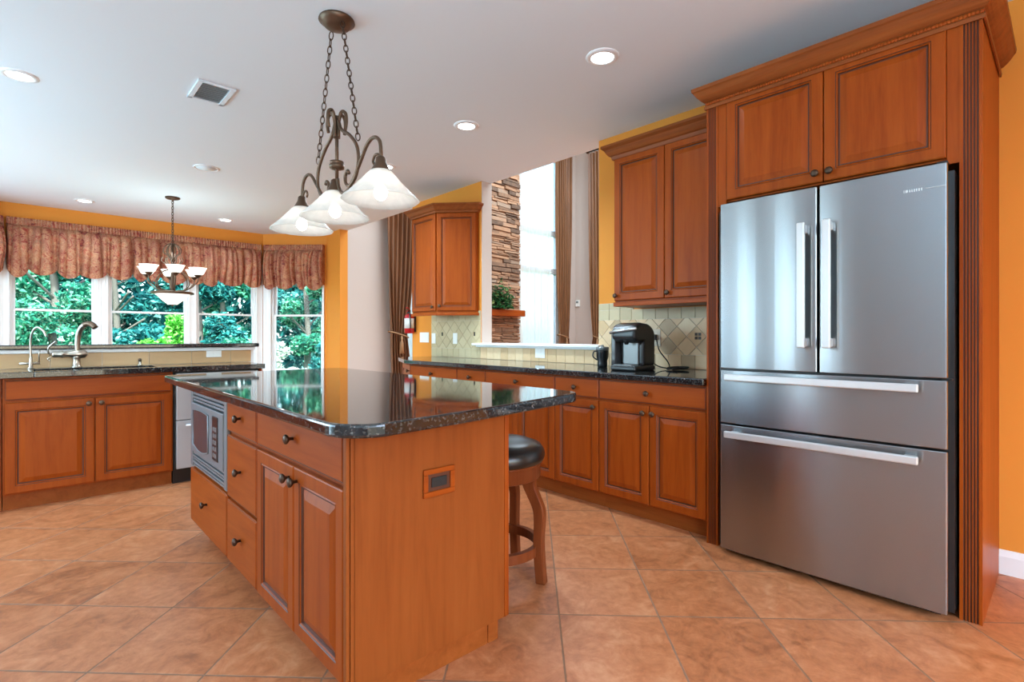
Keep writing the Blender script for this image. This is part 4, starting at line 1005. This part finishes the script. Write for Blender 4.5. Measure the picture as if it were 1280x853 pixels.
valance('balloon_valance', 'short red paisley balloon valance at the left bay corner', [(p0.x, p0.y), (p1.x, p1.y)], 11)

# ------------------------------------------------------------------ family room seen through the openings
t = thing('stone_fireplace', 'tall stacked ledgestone chimney with wooden mantel seen through the pass-through', 'fireplace', (6.05, 7.2, 0))
b = MB().box(5.42, 6.68, 7.0, FB-.002, 0, FT-.01)
R = random.Random(5); z = .01
while z < 4.6:
    h = R.choice((.025, .035, .04, .05, .06, .08)); x = 5.40
    while x < 6.70:
        w_ = min(R.uniform(.12, .50), 6.70-x); d = R.uniform(.02, .06); tl = R.uniform(-.022, .004)
        if w_ > .03 and h > .02:
            b.add([(x, 7.0, z), (x+w_-.005, 7.0, z+tl), (x+w_-.005, 7.0, z+h-.005+tl), (x, 7.0, z+h-.005), (x+.004, 7.0-d, z+.004), (x+w_-.01, 7.0-d, z+.004+tl), (x+w_-.01, 7.0-d, z+h-.010+tl), (x+.004, 7.0-d, z+h-.010)], [(4, 5, 6, 7), (0, 1, 5, 4), (1, 2, 6, 5), (2, 3, 7, 6), (3, 0, 4, 7)])
        x += w_
    z += h
mk('stonework', b, 'stone', t)
mk('mantel', MB().box(5.34, 6.62, 6.74, 6.995, 1.49, 1.60), 'wood_x', t, .006)
# plant on the mantel
t = thing('potted_ivy', 'dark trailing green plant on the mantel shelf', 'plant', (6.06, 6.80, 1.60))
mk('pot', MB().lathe((6.06, 6.80, 1.60), [(.05, 0), (.06, .01), (.075, .09), (.07, .10)], 18), 'bronze2', t)
def leafcloud(mb, R, n_, place, size, cup=.25):
    for _ in range(n_):
        c, s_ = place(R); s_ *= size*R.uniform(.6, 1.3)
        a = V((R.gauss(0, 1), R.gauss(0, 1), R.gauss(0, 1))).normalized(); b_ = a.orthogonal().normalized(); n_2 = a.cross(b_)
        mb.add([c-a*s_, c+b_*s_*.5+n_2*s_*cup*.3, c+a*s_, c-b_*s_*.5+n_2*s_*cup*.3], [(0, 1, 2, 3)])
b = MB()
def pv(R):
    a = R.uniform(0, 6.28); r = .26*R.random()**.6; z = 1.80+R.gauss(0, .12)-r*.3
    c = V((6.06+r*math.cos(a)*1.0, min(6.78+r*math.sin(a)*.5, 6.87), max(z, 1.64)))
    return c, 1
leafcloud(b, random.Random(4), 620, pv, .045)
mk('leaves', b, 'leaf_pot', t)

def curtain(label, O, u, n, cx, w_top, w_tie, w_bot, z_tie, z_top, seed, lean=0, rod=True, cord=True):
    # gathered drape; O,u,n wall frame; cx centre along u
    O, u, n = V(O), V(u), V(n); R = random.Random(seed); ph = R.uniform(0, 6)
    t = thing('drape', label, 'curtain', tuple(O+u*cx+n*.1), None)
    def fn(a, v_):
        z = .02+(z_top-.02)*v_
        if z < z_tie: k = (z_tie-z)/z_tie; w_ = w_tie+(w_bot-w_tie)*min(1, k*1.6)**.7; sh = lean*(1-min(1, k*1.2))
        else: k = (z-z_tie)/(z_top-z_tie); e = 1-math.exp(-k*3.2); w_ = w_tie+(w_top-w_tie)*e; sh = lean*(1-e)
        am = .020+.055*(w_tie/w_)*.5
        s_ = (a-.5); o = .155+am*math.sin(a*2*PI*6.5+ph+.4*math.sin(z*1.5))+.012*math.sin(a*47+z)
        return O+u*(cx+s_*w_+sh)+n*o+Zv*z
    mk('cloth', MB().grid(fn, 90, 60), 'curtain', t)
    if cord:
        c = O+u*(cx+lean)+n*.155
        pts = [c+u*(w_tie*.62*math.cos(x))+n*(.085*math.sin(x))+Zv*(z_tie+.05*math.cos(x)*(1 if lean > 0 else -1)) for x in [2*PI*i/20 for i in range(20)]]
        mk('tieback_cord', MB().tube(pts, .012, 8, True), 'tassel', t)
        q = c+n*.10
        mk('tassel', MB().tube([q+Zv*(z_tie-.02), q+Zv*(z_tie-.06), q+Zv*(z_tie-.09), q+Zv*(z_tie-.12), q+Zv*(z_tie-.30)], [.008, .022, .014, .026, .040], 12), 'tassel', t)
    return t
OB, NBk = (0, FB, 0), (0, -1, 0)
curtain('brown tied-back drape in the tall doorway left of the far wall cabinet', OB, UY, NBk, 4.41, .60, .28, .37, 1.16, 5.0, 1, -.075)
curtain('brown drape just right of the white sheer, seen through the pass-through', OB, UY, NBk, 8.30, .50, .26, .40, 1.12, 5.0, 2, -.02)
curtain('brown drape at the far right edge of the pass-through, hanging from a rod end', (FR, 0, 0), UX, (-1, 0, 0), -6.66, .62, .30, .5, 1.1, 5.0, 3, 0)
solo('curtain_rod', MB().tube([(FR-.11, 6.98, 5.06), (FR-.11, 5.0, 5.06)], .022, 10)._ell((FR-.11, 7.02, 5.06), .04, .05, .04, 12, 8, 0), 'bronze', 'dark curtain rod with round finial at the top right of the pass-through', 'curtain rod')
def sheer(label, x0, x1, seed):
    R = random.Random(seed); ph = [R.uniform(0, 6) for _ in range(3)]
    def fn(a, v_):
        x = x0+(x1-x0)*a; z = .03+4.92*v_
        return V((x, FB-.055+.022*math.sin(x*62+ph[0]+.8*math.sin(x*9))+.012*math.sin(x*31+ph[1]), z))
    b = MB().grid(fn, 110, 12); return solo('sheer_curtain', b, 'sheer', label, 'curtain')
sheer('white sheer curtain glowing between the stone chimney and brown drape', 7.10, 8.02, 2)
sheer('thin strip of white sheer beside the doorway drape, behind the fire extinguisher', 4.53, 5.30, 5)
# wall device
t = thing('wall_thermostat', 'small white control box on the beige wall between two drapes', 'thermostat', (8.855, 7.38, 1.78))
mk('case', MB().box(8.835, 8.87, 7.33, 7.43, 1.78, 1.92), 'whiteplastic', t, .006); mk('screen', MB().box(8.832, 8.835, 7.35, 7.41, 1.86, 1.90), 'greyplastic', t)
# fire extinguisher
ex, ey, ez = 3.355, 5.40, 1.17
t = thing('fire_extinguisher', 'red fire extinguisher with white label hung by the end of the orange wall', 'fire extinguisher', (ex, ey, ez))
mk('cylinder', MB().lathe((ex, ey, ez), [(.050, 0), (.057, .006), (.058, .19), (.050, .215), (.028, .232), (.018, .238)], 24), 'red', t)
mk('label_sheet', MB().rings([[(ex+.0588*math.cos(a), ey+.0588*math.sin(a), z) for z in (ez+.06, ez+.18)]+[(ex+.0582*math.cos(a), ey+.0582*math.sin(a), z) for z in (ez+.18, ez+.06)] for a in [PI*.85+i*PI*.9/12 for i in range(13)]]), 'paper', t)
mk('valve', MB().lathe((ex, ey, ez+.236), [(.016, 0), (.018, .012), (.014, .03)], 14).box(ex-.02, ex+.015, ey-.012, ey+.012, ez+.255, ez+.275), 'black', t, .003)
mk('lever', MB().tube([(ex+.01, ey, ez+.28), (ex-.04, ey-.03, ez+.305), (ex-.075, ey-.05, ez+.30)], .007, 8).tube([(ex, ey, ez+.262), (ex-.04, ey-.03, ez+.268), (ex-.07, ey-.05, ez+.255)], .006, 8), 'red', t)
mk('hose', MB().tube(spline([(ex, ey-.015, ez+.25), (ex-.03, ey-.06, ez+.23), (ex-.03, ey-.068, ez+.15), (ex-.025, ey-.066, ez+.06)]), .008, 8), 'black', t)
mk('wall_bracket', MB().box(WX-.014, WX-.0005, ey-.03, ey+.03, ez+.02, ez+.24).box(WX-.045, WX-.014, ey-.012, ey+.012, ez+.09, ez+.11), 'black', t)

# ------------------------------------------------------------------ garden beyond the bay
struct('ground_garden', MB().box(-14, 20, 8.9, 40, -.35, -.25), 'lawn')
def tree(label, x, y, h, r, n_, mat, seed, z0=-.25, leaf=.10, low=.15, name='tree', cat='tree', group=None, trunk=True):
    R = random.Random(seed); t = thing(name, label, cat, (x, y, z0), group); b = MB()
    blobs = []
    for _ in range(int(10+r*8)):
        a = R.uniform(0, 6.28); zz = R.uniform(low, 1); rr = r*math.sqrt(max(.05, 1-((zz-.45)/.62)**2))*R.uniform(.3, .9)
        blobs.append((V((x+rr*math.cos(a), y+rr*math.sin(a), z0+h*zz)), R.uniform(.22, .42)*r))
    def pv(R):
        c, s_ = R.choice(blobs); d = V((R.gauss(0, 1), R.gauss(0, 1), R.gauss(0, .8))).normalized(); p = c+d*s_*R.uniform(.55, 1.05)
        if p.z < z0+.03: p.z = z0+.03+R.random()*.1
        return p, 1
    leafcloud(b, R, n_, pv, leaf)
    mk('foliage', b, mat, t)
    if trunk:
        tb = MB().tube(spline([(x, y, z0), (x+.05*r, y, z0+h*.3), (x-.04*r, y+.05, z0+h*.7)], 5), [.07*r+.03-.004*i*r for i in range(11)], 8)
        for k in range(6):
            a = R.uniform(0, 6.28); z = R.uniform(.25, .6)*h
            tb.tube(spline([(x, y, z0+z), (x+.3*r*math.cos(a), y+.3*r*math.sin(a), z0+z+.2*r), (x+.75*r*math.cos(a), y+.75*r*math.sin(a), z0+z+.5*r)], 4), .022*r+.006, 6)
        mk('trunk', tb, 'bark', t)
    return t
G = 'trees beyond the bay windows'
mats_ = ['leaf_teal', 'leaf_green']
for i, (x, y, what) in enumerate(((-2.3, 15.2, 'blue-green garden tree at the left end of the front row beyond the bay'), (.45, 15.0, 'pale green garden tree filling the upper half of the leftmost bay window'), (3.2, 15.2, 'blue-green garden tree behind the second bay window'), (5.9, 15.0, 'pale green garden tree behind the third bay window'), (8.6, 15.2, 'blue-green garden tree seen through the angled right bay window'))):
    tree(what, x, y, 4.6, 1.05, 9000, mats_[i % 2], 20+i, leaf=.075, low=.08, group=G)
for i, (x, what) in enumerate(((-.9, 'farther green tree between the left end tree and the pale one'), (1.85, 'farther teal tree in the gap beyond the leftmost and second bay windows'), (4.6, 'farther green tree in the gap beyond the second and third bay windows'), (7.3, 'farther teal tree in the gap beyond the third and angled bay windows'), (10.0, 'farther green tree at the right end of the back row beyond the bay'))):
    tree(what, x, 18.6, 5.4, 1.05, 8000, mats_[(i+1) % 2], 30+i, leaf=.09, low=.06, group=G)
R = random.Random(77); b = MB()
def hv(R): return V((R.uniform(-8, 17), 21.2+R.gauss(0, .35), R.uniform(-.25, 5.4)+R.gauss(0, .1))), 1
leafcloud(b, R, 24000, hv, .20)
solo('hedge', b, 'leaf_teal', 'dark clipped hedge closing the far end of the garden', 'hedge')
G = 'shrubs close to the bay windows'
tree('pale flowering shrub in the lower half of the leftmost bay window', .35, 11.6, 2.05, .85, 5200, 'leaf_green', 11, leaf=.05, low=.1, name='shrub', cat='shrub', group=G)
tree('bright lime green shrub at the lower right of the second bay window', 2.02, 11.9, 1.75, .55, 3400, 'leaf_lime', 12, leaf=.05, low=.1, name='shrub', cat='shrub', group=G)
tree('light green shrub at the lower left of the third bay window', 3.55, 12.3, 1.5, .6, 2200, 'leaf_green', 13, leaf=.06, low=.1, name='shrub', cat='shrub', group=G)
tree('dark green shrub at the lower right of the angled bay window', 6.1, 12.9, 1.5, .9, 3200, 'leaf_teal', 14, leaf=.065, low=.05, name='shrub', cat='shrub', group=G)
tree('low teal shrub behind the lower second bay window', 1.75, 13.2, 1.4, .8, 2600, 'leaf_teal', 15, leaf=.07, low=.05, name='shrub', cat='shrub', group=G)
tree('pale silvery shrub at the lower left of the angled right bay window', 3.78, 10.7, 1.22, .52, 4200, 'leaf_pale', 16, leaf=.04, low=.02, name='shrub', cat='shrub', group=G, trunk=False)
